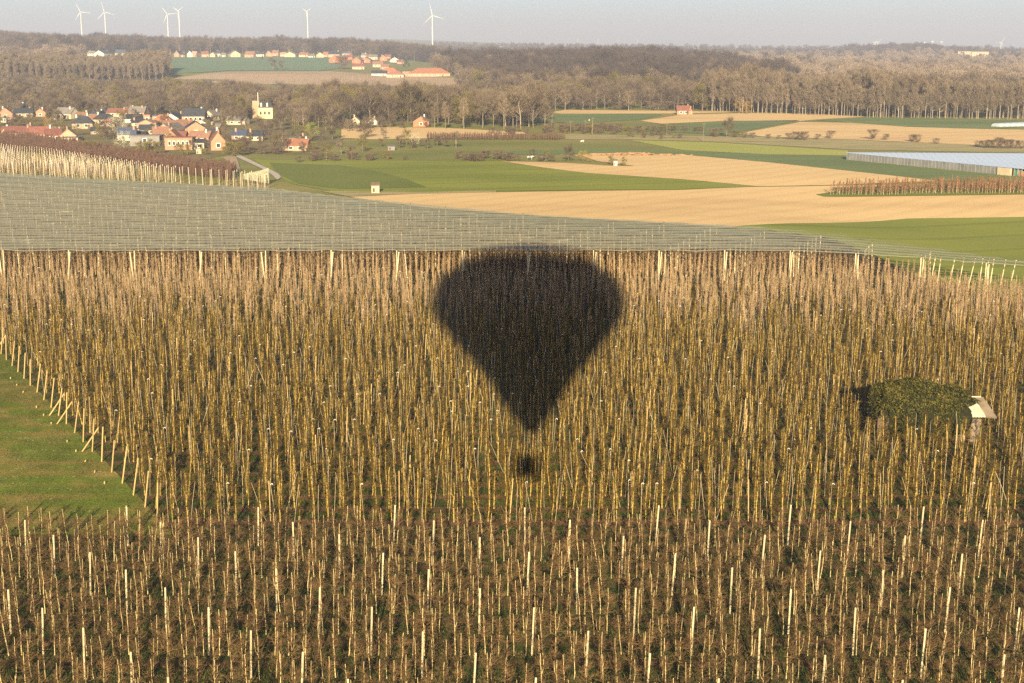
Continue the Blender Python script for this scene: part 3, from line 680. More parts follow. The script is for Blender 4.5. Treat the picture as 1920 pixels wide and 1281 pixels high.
if rest: scatter('trellis_poles_mass', rest, np.zeros(len(rest)), np.ones(len(rest)), np.zeros(len(rest), int), [T2M], 'rear pale poles of the left plantation below the village', 'poles')
# pale side curtain of netting hung at the right end of the plantation
cq = [G(452, 349, 0), G(500, 349, 0)]; b = MB(); V = []
for i in range(13):
    f = i / 12; x = cq[0][0] + (cq[1][0] - cq[0][0]) * f; y = cq[0][1] + (cq[1][1] - cq[0][1]) * f + 4; V += [(x, y + .15 * math.sin(i * 1.7), .3 + 1.2 * (1 - f)), (x, y, 2.9 + 1.7 * f - .15 * math.sin(f * math.pi))]
b.add(V, [(2 * i, 2 * i + 2, 2 * i + 3, 2 * i + 1) for i in range(12)]); tag(b.build('net_curtain', 'net'), 'pale triangular net curtain hung at the right end of the left plantation', 'net curtain')
# young trees between those poles and the dark red orchard behind
K_RED = orchard_kind('red_tree', 4, ['red_twig', 'red_twig'], H=2.9, r0=.06, nb=70, blen=.9, br=.02, up=.8, low=.2)
K_YNG = orchard_kind('yng_tree', 3, ['tan_trunk', 'pink_twig'], H=2.6, r0=.04, nb=24, blen=.4, br=.014, up=.8, low=.2)
pts = []
for k in range(0, 60):
    Y = 350 + 3.3 * k; x = -.42 * Y - 6
    while x < 0:
        if inpoly(x, Y, P2): pts.append((x + rnd.gauss(0, .1), Y, 0))
        x += 1.3
n = len(pts); scatter('young_orchard', pts, nr.uniform(0, 6.28, n), nr.uniform(.8, 1.1, n), nr.integers(0, 3, n), [k[2] for k in K_YNG], 'young tan trees between the pale poles on the left', 'orchard trees')
def fill_rows(P, dy, dx, jit=.15):
    ys = [p[1] for p in P]; xs = [p[0] for p in P]; out = []; Y = min(ys)
    while Y < max(ys):
        x = min(xs)
        while x < max(xs):
            if inpoly(x, Y, P): out.append((x + rnd.gauss(0, jit), Y + rnd.gauss(0, jit), h(x, Y)))
            x += dx
        Y += dy
    return out
RP = [G(*p, 3.0)[:2] for p in ((-80, 266), (60, 272), (180, 289), (300, 306), (430, 321), (444, 304), (330, 291), (250, 279), (150, 263), (60, 249), (-80, 242))]
pts = fill_rows(RP, 3.2, 1.1); n = len(pts)
scatter('dark_red_orchard', pts, nr.uniform(0, 6.28, n), nr.uniform(.9, 1.15, n), nr.integers(0, 4, n), [k[2] for k in K_RED], 'dense dark reddish orchard behind the pale poles', 'orchard trees')
RS = [GT(*p)[:2] for p in ((1545, 369), (1700, 367), (2020, 363), (2020, 352), (1800, 355), (1580, 361))]
pts = fill_rows(RS, 3.0, .8); n = len(pts)
M_('rust_twig', [(.14, .07, .04), (.22, .12, .065)], scale=3, rand=.2)
K_RUST = orchard_kind('rust_tree', 4, ['tan_trunk', 'rust_twig'], H=3.4, r0=.05, nb=60, blen=.7, br=.018, up=1.0, low=.25)
scatter('rust_orchard_strip', pts, nr.uniform(0, 6.28, n), nr.uniform(.8, 1.15, n), nr.integers(0, 4, n), [k[2] for k in K_RUST], 'narrow strip of rust brown fruit trees between two ploughed fields', 'orchard trees')
RB = [GT(*p)[:2] for p in ((800, 263), (1050, 264), (1060, 260), (800, 259))]
pts = fill_rows(RB, 3.0, 1.0); n = len(pts)
scatter('small_orchard', pts, nr.uniform(0, 6.28, n), nr.uniform(.6, .85, n), nr.integers(0, 4, n), [k[2] for k in K_RED], 'small dark brown orchard block below the middle ploughed field', 'orchard trees')
RO = [GT(*p)[:2] for p in ((330, 153), (440, 141), (620, 140), (760, 146), (890, 152), (860, 165), (600, 162), (420, 160))]
pts = fill_rows(RO, 9, 3.2); n = len(pts)
scatter('hillside_orchard', pts, nr.uniform(0, 6.28, n), nr.uniform(1.0, 1.4, n), nr.integers(0, 3, n), [k[2] for k in K_YNG], 'pale brown orchard rows on the slope below the hamlet', 'orchard trees')

# ------------------------------------------------------------------ wood and garden trees (unit height, scaled when placed)
def wood_tree(seed, shape, ntw, tm, cm, wid=.5, low=.3, tw=.004, tl=.075, tr=.012):
    """bare or leafy tree one unit high: tapered trunk, limbs and a crown of fine slivers"""
    q = random.Random(seed); T = MB(); C = MB()
    top = .78 if shape != 'poplar' else .95
    T.tube([(0, 0, -.02), (q.gauss(0, .008), 0, top * .33), (q.gauss(0, .012), q.gauss(0, .012), top * .66), (0, 0, top)], [tr, tr * .85, tr * .6, tr * .25], 6)
    tips = []; nl = 26 if shape == 'poplar' else 20
    clumps = []
    for i in range(nl):
        t = low + (1 - low) * (i + q.random()) / nl * .92; z0 = t * top * .95; a = q.uniform(0, 6.28)
        if shape == 'poplar': L = wid * .5 * (1 - .55 * t) * q.uniform(.7, 1.2); el = q.uniform(.85, 1.25)
        elif shape == 'cone': L = wid * .5 * (1.08 - t) * 1.3; el = q.uniform(-.1, .2)
        else: L = wid * .5 * math.sqrt(max(.08, 1 - ((t - .55) / .5) ** 2)) * q.uniform(.75, 1.15); el = q.uniform(.2, .9) + .3 * t
        p0 = (0, 0, z0); p1 = (math.cos(a) * L * .55 * math.cos(el), math.sin(a) * L * .55 * math.cos(el), z0 + L * .5 * math.sin(el))
        p2 = (math.cos(a) * L * math.cos(el * .8), math.sin(a) * L * math.cos(el * .8), z0 + L * math.sin(el) * 1.0)
        T.tube([p0, p1, p2], [tr * .38, tr * .25, tr * .12], 3); clumps.append((p1, p2, L))
    for i in range(ntw):
        p1, p2, L = q.choice(clumps); f = q.random() ** .7; sp = (.2 * wid if shape != 'poplar' else .13 * wid) * q.uniform(.3, 1)
        c = [p1[j] + (p2[j] - p1[j]) * f + q.gauss(0, sp * .5) for j in range(3)]
        if c[2] > 1.0: c[2] = 1.0 - q.random() * .06
        a = q.uniform(0, 6.28); e = q.uniform(.5, 1.45) if shape == 'poplar' else q.uniform(-.2, 1.4)
        if shape in ('cone', 'leafy'): e = q.uniform(-1, 1)
        l = tl * q.uniform(.5, 1.3); w = tw * q.uniform(.6, 1.5)
        d = (math.cos(a) * math.cos(e), math.sin(a) * math.cos(e), math.sin(e)); b = q.uniform(0, 6.28); s = (math.cos(b) * w, math.sin(b) * w, 0)
        C.add([(c[0] - s[0], c[1] - s[1], c[2]), (c[0] + s[0], c[1] + s[1], c[2]), (c[0] + d[0] * l, c[1] + d[1] * l, c[2] + d[2] * l)], [(0, 1, 2)])
    return T.mesh('trunk', tm), C.mesh('crown', cm), join_mb(T, C, 'wood_tree', [tm, cm])
WT = {
 'brown': [wood_tree(i, 'round', 3600, 'wood_trunk', 'crown_brown', .76, .2, tw=.0042) for i in range(4)],
 'dark': [wood_tree(10 + i, 'round', 3600, 'dark_trunk', 'crown_dark', .86, .15, tw=.0055) for i in range(4)],
 'tan': [wood_tree(20 + i, 'round', 3000, 'poplar_trunk', 'crown_tan', .60, .25, tw=.004) for i in range(4)],
 'pale': [wood_tree(25 + i, 'round', 3000, 'poplar_trunk', 'crown_pale', .78, .2, tw=.006) for i in range(4)],
 'poplar': [wood_tree(30 + i, 'poplar', 2400, 'poplar_trunk', 'crown_tan', .46, .30, tl=.07, tw=.003, tr=.009) for i in range(5)],
 'olive': [wood_tree(40 + i, 'round', 3400, 'wood_trunk', 'crown_olive', .78, .12, tw=.0045) for i in range(3)],
 'lime': [wood_tree(50 + i, 'leafy', 2600, 'wood_trunk', 'leaf_lime', .95, .15, tw=.012, tl=.03) for i in range(2)],
 'green': [wood_tree(60 + i, 'cone', 2600, 'wood_trunk', 'leaf_dark', .55, .06, tw=.012, tl=.035) for i in range(3)],
 'amber': [wood_tree(70 + i, 'leafy', 1800, 'wood_trunk', 'leaf_amber', .9, .1, tw=.008, tl=.04) for i in range(2)],
 'blossom': [wood_tree(80 + i, 'leafy', 2200, 'wood_trunk', 'blossom', 1.0, .15, tw=.009, tl=.02) for i in range(2)],
 'shrub': [wood_tree(90 + i, 'round', 2200, 'wood_trunk', 'crown_brown', 1.5, .02, tw=.013, tl=.12) for i in range(3)],
 'hedge': [wood_tree(95 + i, 'round', 2200, 'wood_trunk', 'crown_olive', 1.6, .02, tw=.015, tl=.12) for i in range(3)],
}
allk = list(WT)
CLEAR = [(*AT(1821, Y_)[:2], 34) for Y_ in (2990, 2880, 2760)] + [(*GT(a, b)[:2], w) for a, b, w in ((496, 224, 9), (496, 232, 9), (496, 240, 9), (200, 184, 9), (228, 168, 9), (104, 186, 5), (30, 174, 8), (140, 190, 4), (666, 234, 4), (700, 234, 5), (790, 237, 6), (730, 147, 22), (770, 147, 22), (805, 148, 22), (835, 148, 18), (1225, 166, 4), (1217, 166, 4))]
def wood(name, label, poly, sp, hr, mix, rowish=False, skip=None):
    """fill a stretch of woodland given as (photograph column, distance) corners"""
    out = []; Ys = [p[1] for p in poly]; Y = min(Ys)
    while Y < max(Ys):
        s = sp(Y) if callable(sp) else sp
        u = min(p[0] for p in poly)
        while u < max(p[0] for p in poly):
            if inpoly(u, Y, poly):
                yy = Y + rnd.uniform(-.5, .5) * s * (.2 if rowish else 1); uu = u + rnd.uniform(-.45, .45) * s * F / Y * (.3 if rowish else 1)
                X, Yv, Z = AT(uu, yy)
                if not any(abs(X - cx_) < w_ and -w_ * 4.5 < Yv - cy_ < w_ for cx_, cy_, w_ in CLEAR): out.append((X, Yv, Z))
            u += s * F / Y
        Y += s
    n = len(out)
    if not n: return
    ks = [k for k, w in mix]; ws = np.array([w for k, w in mix], float); ws /= ws.sum()
    meshes = []; start = {}
    for k in ks: start[k] = len(meshes); meshes += [t[2] for t in WT[k]]
    ch = nr.choice(len(ks), n, p=ws); vid = [start[ks[c]] + rnd.randrange(len(WT[ks[c]])) for c in ch]
    H = nr.uniform(hr[0], hr[1], n)
    OX = np.array(out); H *= 1 + .17 * np.sin(OX[:, 0] * .021 + OX[:, 1] * .013) + .10 * np.sin(OX[:, 0] * .057 - OX[:, 1] * .031 + 2) + nr.normal(0, .06, n)
    for i, c in enumerate(ch):
        if ks[c] in ('shrub', 'hedge'): H[i] *= .35
        if ks[c] in ('green', 'lime'): H[i] *= .75
    scatter(name, out, nr.uniform(0, 6.28, n), H, vid, meshes, label, 'woodland')
    print('WOOD', name, n)
wood('village_woodland', 'mixed bare woodland rising directly behind the village', [(-120, 790), (395, 790), (420, 700), (500, 650), (560, 640), (640, 660), (640, 770), (660, 1050), (420, 1120), (160, 1240), (-120, 1300)], 9.5, (8, 13), [('brown', 5), ('tan', 5), ('olive', 1.3), ('shrub', 2), ('green', .35)])
wood('pinkish_poplar_plantation', 'dense pinkish grey poplar plantation on the left with pale trunks', [(-80, 1330), (100, 1330), (315, 1400), (320, 1560), (-80, 1560)], 7, (20, 24), [('poplar', 1)], rowish=True)
wood('upper_left_woodland', 'brown woodland on the left above the poplar plantation', [(-80, 1620), (150, 1620), (150, 1900), (-80, 1950)], 13, (19, 23), [('brown', 3), ('pale', 3)])
wood('left_ridge_woodland', 'hazy woodland along the left ridge under the wind turbines', [(-100, 2080), (190, 2080), (330, 2260), (640, 2260), (830, 2150), (830, 2900), (-100, 2900)], 19, (17, 23), [('dark', 3), ('brown', 3), ('green', .3)])
wood('dark_hill_woodland', 'dark purplish woodland covering the low central hill', [(905, 1230), (1000, 1120), (1180, 1060), (1440, 1060), (1500, 1250), (1400, 1600), (1300, 1900), (820, 1950), (850, 1560)], 12, (15, 20), [('dark', 12), ('brown', 1), ('tan', .25)])
wood('hill_foot_woodland', 'lighter mixed wood at the left foot of the dark hill beside the long barn', [(868, 1180), (1010, 1060), (1120, 1050), (1000, 1130), (905, 1240), (845, 1640), (800, 1700), (835, 1540), (862, 1400)], 11, (13, 18), [('tan', 4), ('brown', 3), ('olive', 1)])
wood('middle_woodland', 'light brown woodland between the fields and the dark central hill', [(560, 1000), (660, 870), (990, 860), (1030, 850), (1340, 845), (1340, 1040), (1150, 1050), (900, 1010), (700, 980)], 10, (11, 16), [('brown', 4), ('tan', 4), ('olive', 1.2), ('green', .25), ('shrub', 1.5)])
wood('near_poplar_grove', 'bare grove with tall pale trunks at the edge of the middle fields', [(600, 770), (650, 720), (830, 705), (1005, 660), (1030, 700), (1000, 850), (620, 860)], 9, (11, 17), [('tan', 4), ('brown', 3), ('shrub', 2), ('olive', .8)])
wood('right_poplar_plantation', 'broad plantation of tan poplars behind the first row on the right', [(1330, 850), (1500, 835), (1640, 770), (2060, 745), (2060, 900), (1330, 1000)], 8, (17, 20.5), [('poplar', 5), ('tan', 3), ('brown', 1), ('green', .12)])
wood('right_far_woodland', 'wide pale woodland stretching back on the right', [(1480, 1020), (2080, 930), (2080, 1500), (1500, 1500)], 13, (16, 19), [('pale', 6), ('tan', 3), ('brown', 1)])
wood('far_plain_woodland', 'hazy woodland of the far plain on the right', [(1180, 2000), (1500, 1500), (2080, 1500), (2080, 3100), (1180, 3100)], lambda Y: Y / 90, (15, 18), [('pale', 6), ('brown', 1), ('dark', 1)])
wood('knoll_woodland', 'bluish dark woodland on the knoll left of the distant apartment block', [(1570, 3300), (1770, 3300), (1740, 3800), (1600, 3800)], 26, (15, 21), [('dark', 1)])
wood('horizon_woodland', 'bluish woodland near the horizon', [(830, 2900), (2080, 3100), (2080, 5200), (830, 5200)], lambda Y: Y / 75, (14, 19), [('dark', 3), ('brown', 2)])
wood('field_edge_scrub', 'low scrub and hedges between the small fields on the right', [(1010, 622), (1200, 640), (1330, 640), (1330, 655), (1160, 660), (1020, 670)], 5, (5, 8), [('shrub', 3), ('hedge', .6)])

def tree(px, py, hpx, kind, label, name=None, cat='tree', group=None, wide=1.0):
    X, Y, Z = GT(px, py); d = math.hypot(Y, CAMZ - Z); H = hpx * d / F
    t = rnd.choice(WT[kind]); e = empty(name or 'bare_tree', (X, Y, Z - .05), rnd.uniform(0, 6.28), label, cat, group); e.scale = (H * wide, H * wide, H)
    link('trunk', t[0], e); link('crown', t[1], e); return e
# the first row of poplars along the right fields: individual trees
for row in range(2):
    u = 1335.0
    while u < 1935:
        by = 209.5 + max(0, min(1, (u - 1330) / 330)) * 12 + max(0, (u - 1660) / 260) * 2.2 - row * 1.6
        k = 'poplar' if rnd.random() < .8 else 'tan'
        tree(u + rnd.uniform(-2, 2), by, rnd.uniform(48, 74) * (.9 if u < 1500 else 1), k, 'tall bare tan poplar in the row along the right hand fields', 'poplar_tree', 'poplar', 'poplars in the row along the fields'); u += rnd.choice((rnd.uniform(4, 8), rnd.uniform(8, 16)))
for u, by, hp in ((962, 240, 78), (976, 241, 84), (985, 214, 60), (996, 214, 62), (1003, 214, 60), (1013, 214, 64), (945, 242, 70), (905, 240, 66), (925, 238, 62), (948, 239, 88), (870, 243, 60), (835, 243, 52), (815, 240, 50), (790, 226, 48)):
    tree(u, by, hp, 'poplar' if hp < 80 else 'tan', 'tall bare pale trunked tree at the right edge of the middle grove', 'poplar_tree', 'poplar', 'pale trunked trees of the middle grove', wide=1.1)
u = 20.0
while u < 318:
    tree(u, 165 - u * .052, rnd.uniform(33, 40), 'poplar', 'slim pale trunked poplar on the front edge of the left plantation', 'poplar_tree', 'poplar', 'front poplars of the left plantation'); u += rnd.uniform(5, 7)
TREES = [
 (1362, 258, 40, 'brown', 'lone bare tree with wide crown standing in the hedge of the right fields'),
 (1066, 303, 34, 'brown', 'broad dense brown bush-like tree at the tip of the ploughed field'),
 (1092, 303, 22, 'amber', 'small yellowish tree beside the broad brown one at the field tip'),
 (1104, 305, 18, 'amber', 'low yellow green bush right of the broad brown field tree'),
 (1146, 310, 20, 'olive', 'pale green bush left of the little white field hut'),
 (1170, 311, 18, 'olive', 'thin bush right of the little white field hut'),
 (1024, 300, 22, 'olive', 'pale green bush left of the two cows'),
 (998, 298, 20, 'brown', 'brown bush above the grazing cows'),
 (585, 262, 33, 'lime', 'fresh yellow green willow right of the village'),
 (623, 262, 38, 'brown', 'round reddish brown tree beside the yellow green willow'),
 (762, 272, 32, 'olive', 'pale bare tree behind the small grey paddock shed'),
 (778, 275, 26, 'blossom', 'whitish twiggy tree right of the small grey paddock shed'),
 (855, 277, 34, 'tan', 'pale bare tree with open crown in the middle paddock'),
 (820, 274, 22, 'brown', 'low brown tree left of the pale paddock tree'),
 (836, 276, 22, 'brown', 'low brown tree touching the pale paddock tree'),
 (684, 258, 26, 'shrub', 'bare shrub on the edge of the middle ploughed field'),
 (719, 262, 26, 'tan', 'thin bare tree in front of the middle ploughed field'),
 (660, 300, 30, 'brown', 'brown tree above the left end of the green field'),
 (680, 285, 34, 'olive', 'olive brown tree beside the round barn roofs'),
 (640, 290, 36, 'tan', 'tall pale tree right of the village end'),
 (612, 300, 34, 'olive', 'olive tree at the lower right corner of the village'),
 (530, 285, 44, 'tan', 'tall bare tree in the village gardens left of the willow'),
 (505, 262, 34, 'brown', 'brown tree below the yellow villa'),
 (488, 250, 24, 'brown', 'rounded brown tree just below the yellow villa'),
 (552, 240, 36, 'brown', 'tall brown tree on the slope right of the yellow villa'),
 (468, 246, 10, 'amber', 'small orange bush above the solar roofed house'),
 (430, 232, 12, 'green', 'dark round conifer on the lawn below the villa'),
 (550, 256, 12, 'green', 'dark conifer by the white garden building'),
 (63, 212, 20, 'green', 'dark conifer beside the black roofed white house'),
 (155, 212, 26, 'green', 'tall dark conifer behind the orange roofs'),
 (92, 246, 28, 'amber', 'golden willow between the upper and lower houses'),
 (82, 243, 26, 'tan', 'pale twiggy tree left of the golden willow'),
 (115, 243, 24, 'brown', 'brown tree right of the golden willow'),
 (30, 238, 24, 'brown', 'brown garden tree above the dark red roofs'),
 (12, 236, 22, 'tan', 'pale garden tree at the left picture edge'),
 (180, 243, 12, 'lime', 'fresh green bush in front of the dark hip roof'),
 (222, 262, 44, 'blossom', 'large pale blossoming tree left of the blue grey roof'),
 (232, 284, 38, 'blossom', 'white blossoming tree in front of the blue grey roof'),
 (112, 262, 24, 'blossom', 'pinkish blossoming tree on the pale gabled house'),
 (200, 262, 30, 'brown', 'brown tree left of the large blossoming tree'),
 (305, 238, 26, 'brown', 'dark bare tree in front of the big orange roof'),
 (170, 290, 24, 'hedge', 'broad olive hedge above the dark red orchard'),
 (268, 292, 24, 'hedge', 'broad yellow olive bush in front of the long dark building'),
 (288, 290, 22, 'hedge', 'yellow olive bush right of the blossoming tree'),
 (345, 292, 20, 'hedge', 'olive bush below the modern brown block'),
 (425, 282, 34, 'brown', 'dense brown tree hiding the corner of the last brick gable'),
 (437, 294, 26, 'hedge', 'low olive bush at the bend of the farm road'),
 (455, 286, 26, 'shrub', 'bare shrub below the solar roofed house'),
 (495, 290, 22, 'brown', 'brown garden tree in front of the solar roofed house'),
 (520, 290, 24, 'shrub', 'bare shrub left of the last red roof'),
 (866, 139, 20, 'lime', 'yellow green tree at the right end of the long orange barn'),
 (840, 128, 26, 'tan', 'bare tree behind the right end of the long orange barn'),
 (1217, 166, 42, 'tan', 'slim tall poplar standing before the dark hill'),
 (1195, 168, 26, 'green', 'dark evergreen left of the slim poplar'),
 (1212, 170, 22, 'green', 'dark evergreen just right under the slim poplar'),
 (1385, 213, 26, 'amber', 'golden tree in front of the right plantation'),
 (1402, 214, 24, 'amber', 'second golden tree right of its golden twin'),
 (92, 162, 26, 'green', 'dark evergreen at the lower left of the plantation'),
 (110, 161, 28, 'green', 'tall dark evergreen in the clump by the left plantation'),
 (125, 160, 26, 'green', 'dark evergreen at the right of the plantation clump'),
 (512, 132, 24, 'brown', 'dark rounded tree clump on the hillside green field'),
 (528, 132, 20, 'brown', 'smaller bare tree on the hillside green field'),
 (492, 112, 8, 'green', 'small dark bush at the top of the hillside field'),
 (592, 108, 17, 'green', 'dark slender conifer among the hamlet houses'),
 (545, 103, 11, 'lime', 'yellowish crown above the hamlet roofs'),
 (306, 104, 14, 'green', 'dark tree at the left end of the hamlet'),
 (252, 106, 14, 'green', 'dark tree right of the blue roofed upper house'),
 (762, 126, 20, 'green', 'dark green tree above the farm buildings'),
 (640, 130, 22, 'shrub', 'grey bare trees left of the red hamlet roof'),
 (1873, 176, 14, 'green', 'small dark tree beside the far green field at right'),
]
for t in TREES:
    k = t[3]; nm = {'green': 'conifer_tree', 'lime': 'willow_tree', 'blossom': 'blossom_tree', 'shrub': 'shrub', 'hedge': 'bush', 'amber': 'golden_tree'}.get(k, 'bare_tree')
    tree(t[0], t[1], t[2], k, t[4], nm, 'shrub' if k in ('shrub', 'hedge') else 'tree')
GP = [(-10, 222), (300, 214), (420, 222), (560, 246), (620, 262), (590, 296), (450, 292), (300, 290), (150, 270), (-10, 250)]
q2 = random.Random(11); ng_ = 0
while ng_ < 150:
    u, v = q2.uniform(-10, 620), q2.uniform(212, 298)
    if not inpoly(u, v, GP): continue
    if 215 < u < 410 and 236 < v < 276 and q2.random() < .6: continue
    k = q2.choice(['brown', 'brown', 'tan', 'shrub', 'shrub', 'olive', 'hedge', 'olive']); ng_ += 1
    sh_ = k in ('shrub', 'hedge')
    tree(u, v, q2.uniform(8, 14) if sh_ else q2.uniform(14, 28), k, 'bare brown garden shrub between the village houses' if sh_ else 'bare twiggy garden tree between the village houses', 'garden_shrub' if sh_ else 'garden_tree', 'shrub' if sh_ else 'tree', 'garden shrubs of the village' if sh_ else 'garden trees of the village')
for u0, v0, n_, kk, hp in ((640, 300, 10, 'shrub', 13), (690, 296, 8, 'hedge', 10), (930, 300, 14, 'shrub', 13), (760, 276, 8, 'brown', 22), (1150, 248, 16, 'shrub', 8), (1230, 256, 14, 'shrub', 8), (980, 250, 8, 'shrub', 12), (690, 240, 10, 'brown', 24), (740, 238, 10, 'brown', 24), (640, 245, 6, 'tan', 30)):
    for _ in range(n_):
        u, v = u0 + q2.uniform(-60, 60), v0 + q2.uniform(-4, 4); sh_ = kk in ('shrub', 'hedge')
        tree(u, v, hp * q2.uniform(.6, 1.1), kk, 'brown twiggy shrub among the paddocks and small fields' if sh_ else 'bare tree standing around the middle ploughed field', 'shrub' if sh_ else 'bare_tree', 'shrub' if sh_ else 'tree', 'paddock shrubs' if sh_ else 'trees around the middle field')
# hedge shrubs along the banks of the right fields
for i, (u, v, s) in enumerate([(1480, 262, 12), (1492, 262, 14), (1500, 263, 13), (1508, 263, 15), (1533, 262, 10), (1557, 260, 14), (1636, 262, 18), (1660, 263, 11), (1712, 266, 13), (1718, 267, 14), (1755, 270, 10), (1835, 276, 12), (1846, 278, 14), (1855, 278, 15), (1868, 279, 20), (1880, 279, 15), (1890, 279, 17), (1900, 279, 16), (1912, 279, 14), (1335, 256, 14), (1345, 257, 16), (1380, 258, 12), (1395, 259, 11), (1410, 259, 10), (1440, 260, 8), (1460, 261, 7), (860, 298, 14), (885, 300, 12), (905, 300, 12), (930, 299, 14), (950, 300, 12), (970, 302, 11), (1015, 303, 13), (1035, 303, 12), (1240, 262, 6), (1180, 256, 7), (1150, 252, 9), (1250, 252, 8), (560, 305, 12), (590, 303, 14), (625, 302, 13), (700, 300, 12), (730, 298, 10), (760, 300, 8)]):
    tree(u, v, s, 'shrub', 'bare brown shrub in the line of scrub along the field banks', 'shrub', 'shrub', 'scrub shrubs along the field banks')

exec_tail = True
# ------------------------------------------------------------------ houses
def house(px, base, wpx, hpx, ori, wall, roof, label, rot=0.0, dep=None, hip=False, flat=False, name='house', cat='house', win=2, chim=True, wallf=.5, group=None, storeys=1):
    X, Y, Z = GT(px, base); d = math.hypot(Y, CAMZ - Z); s = d / F
    Wd = wpx * s; Ht = hpx * s
    L, D = (Wd, dep or max(6.0, Wd * .62)) if ori == 'f' else (dep or Wd * 1.35, Wd)   # ridge length, span
    hw = Ht if flat else Ht * wallf; hr = Ht - hw
    e = empty(name, (X, Y + (D if ori == 'f' else L) / 2 * .5, Z - .1), rot + (0 if ori == 'f' else math.pi / 2), label, cat, group)
    w = MB(); hw += .1
    x0, y0 = L / 2, D / 2
    V = [(-x0, -y0, 0), (x0, -y0, 0), (x0, y0, 0), (-x0, y0, 0), (-x0, -y0, hw), (x0, -y0, hw), (x0, y0, hw), (-x0, y0, hw)]
    Fc = [(0, 1, 5, 4), (1, 2, 6, 5), (2, 3, 7, 6), (3, 0, 4, 7), (4, 5, 6, 7)]
    w.add(V, Fc)
    if not flat and not hip: w.add([(-x0, -y0, hw), (-x0, y0, hw), (-x0, 0, hw + hr), (x0, -y0, hw), (x0, y0, hw), (x0, 0, hw + hr)], [(0, 2, 1), (3, 4, 5)])
    w.build('wall', wall, e)
    r = MB(); o = .35; t = .18
    if flat:
        r.box((0, 0, hw + .1), (L + .5, D + .5, .25))
    elif hip:
        q = min(L / 2 - .2, D / 2 * .9); sl = hr / y0; e0 = hw - o * sl + .05
        P = [(-x0 - o, -y0 - o, e0), (x0 + o, -y0 - o, e0), (x0 + o, y0 + o, e0), (-x0 - o, y0 + o, e0), (-x0 + q, 0, hw + hr + .1), (x0 - q, 0, hw + hr + .1)]
        r.add(P, [(0, 1, 5, 4), (1, 2, 5), (2, 3, 4, 5), (3, 0, 4), (3, 2, 1, 0)])
    else:
        sl = hr / y0; ze = hw - o * sl + .06; zt = hw + hr + .06
        A = [(-x0 - .25, -y0 - o, ze), (x0 + .25, -y0 - o, ze), (x0 + .25, 0, zt), (-x0 - .25, 0, zt), (x0 + .25, y0 + o, ze), (-x0 - .25, y0 + o, ze)]
        Bv = [(a[0], a[1], a[2] + t) for a in A]
        r.add(A + Bv, [(6, 7, 8, 9), (9, 8, 10, 11), (3, 2, 1, 0), (5, 4, 2, 3), (0, 1, 7, 6), (5, 11, 10, 4), (0, 6, 9, 3), (3, 9, 11, 5), (1, 2, 8, 7), (2, 4, 10, 8)])
    ro = r.build('roof', roof, e)
    if chim and not flat:
        c = MB(); cx = rnd.choice((-.3, .3, .38)) * L; c.box((cx, .15 * D * rnd.choice((-1, 1)), hw + hr * .9 + .35), (.7, .6, 1.5)); c.build('chimney', rnd.choice(('brick_brown', 'brick_orange', 'wall_white')), ro)
    # windows on the two sides that face the valley: long side (-y) and, for gables, the end (-x)
    faces = [('y', L)] + [('x', D)]
    for f_, wdt in faces:
        n = win if f_ == 'y' else max(1, win - 1)
        for i in range(n):
            uu = (-.5 + (i + .6) / (n + .2)) * wdt * .85; zc = hw * .58
            ww, wh = min(1.3, wdt / (n * 2.4)), min(1.35, hw * .42)
            for tgt, mm, sx in (('window', 'frame_white', 1.25), ('pane', 'window_dark', 1.0)):
                b = MB()
                dd = .06 if tgt == 'window' else .10
                if f_ == 'y': b.box((uu, -y0 - dd / 2 + .02, zc), (ww * sx, dd, wh * sx))
                else: b.box((-x0 - dd / 2 + .02, uu, zc), (dd, ww * sx, wh * sx))
                if tgt == 'window': par = b.build('window', mm, e)
                else: b.build('pane', mm, par)
    b = MB(); b.box((L * .32, -y0 - .03, 1.05), (1.0, .1, 2.1)); b.build('door', 'door_dark', e)
    return e
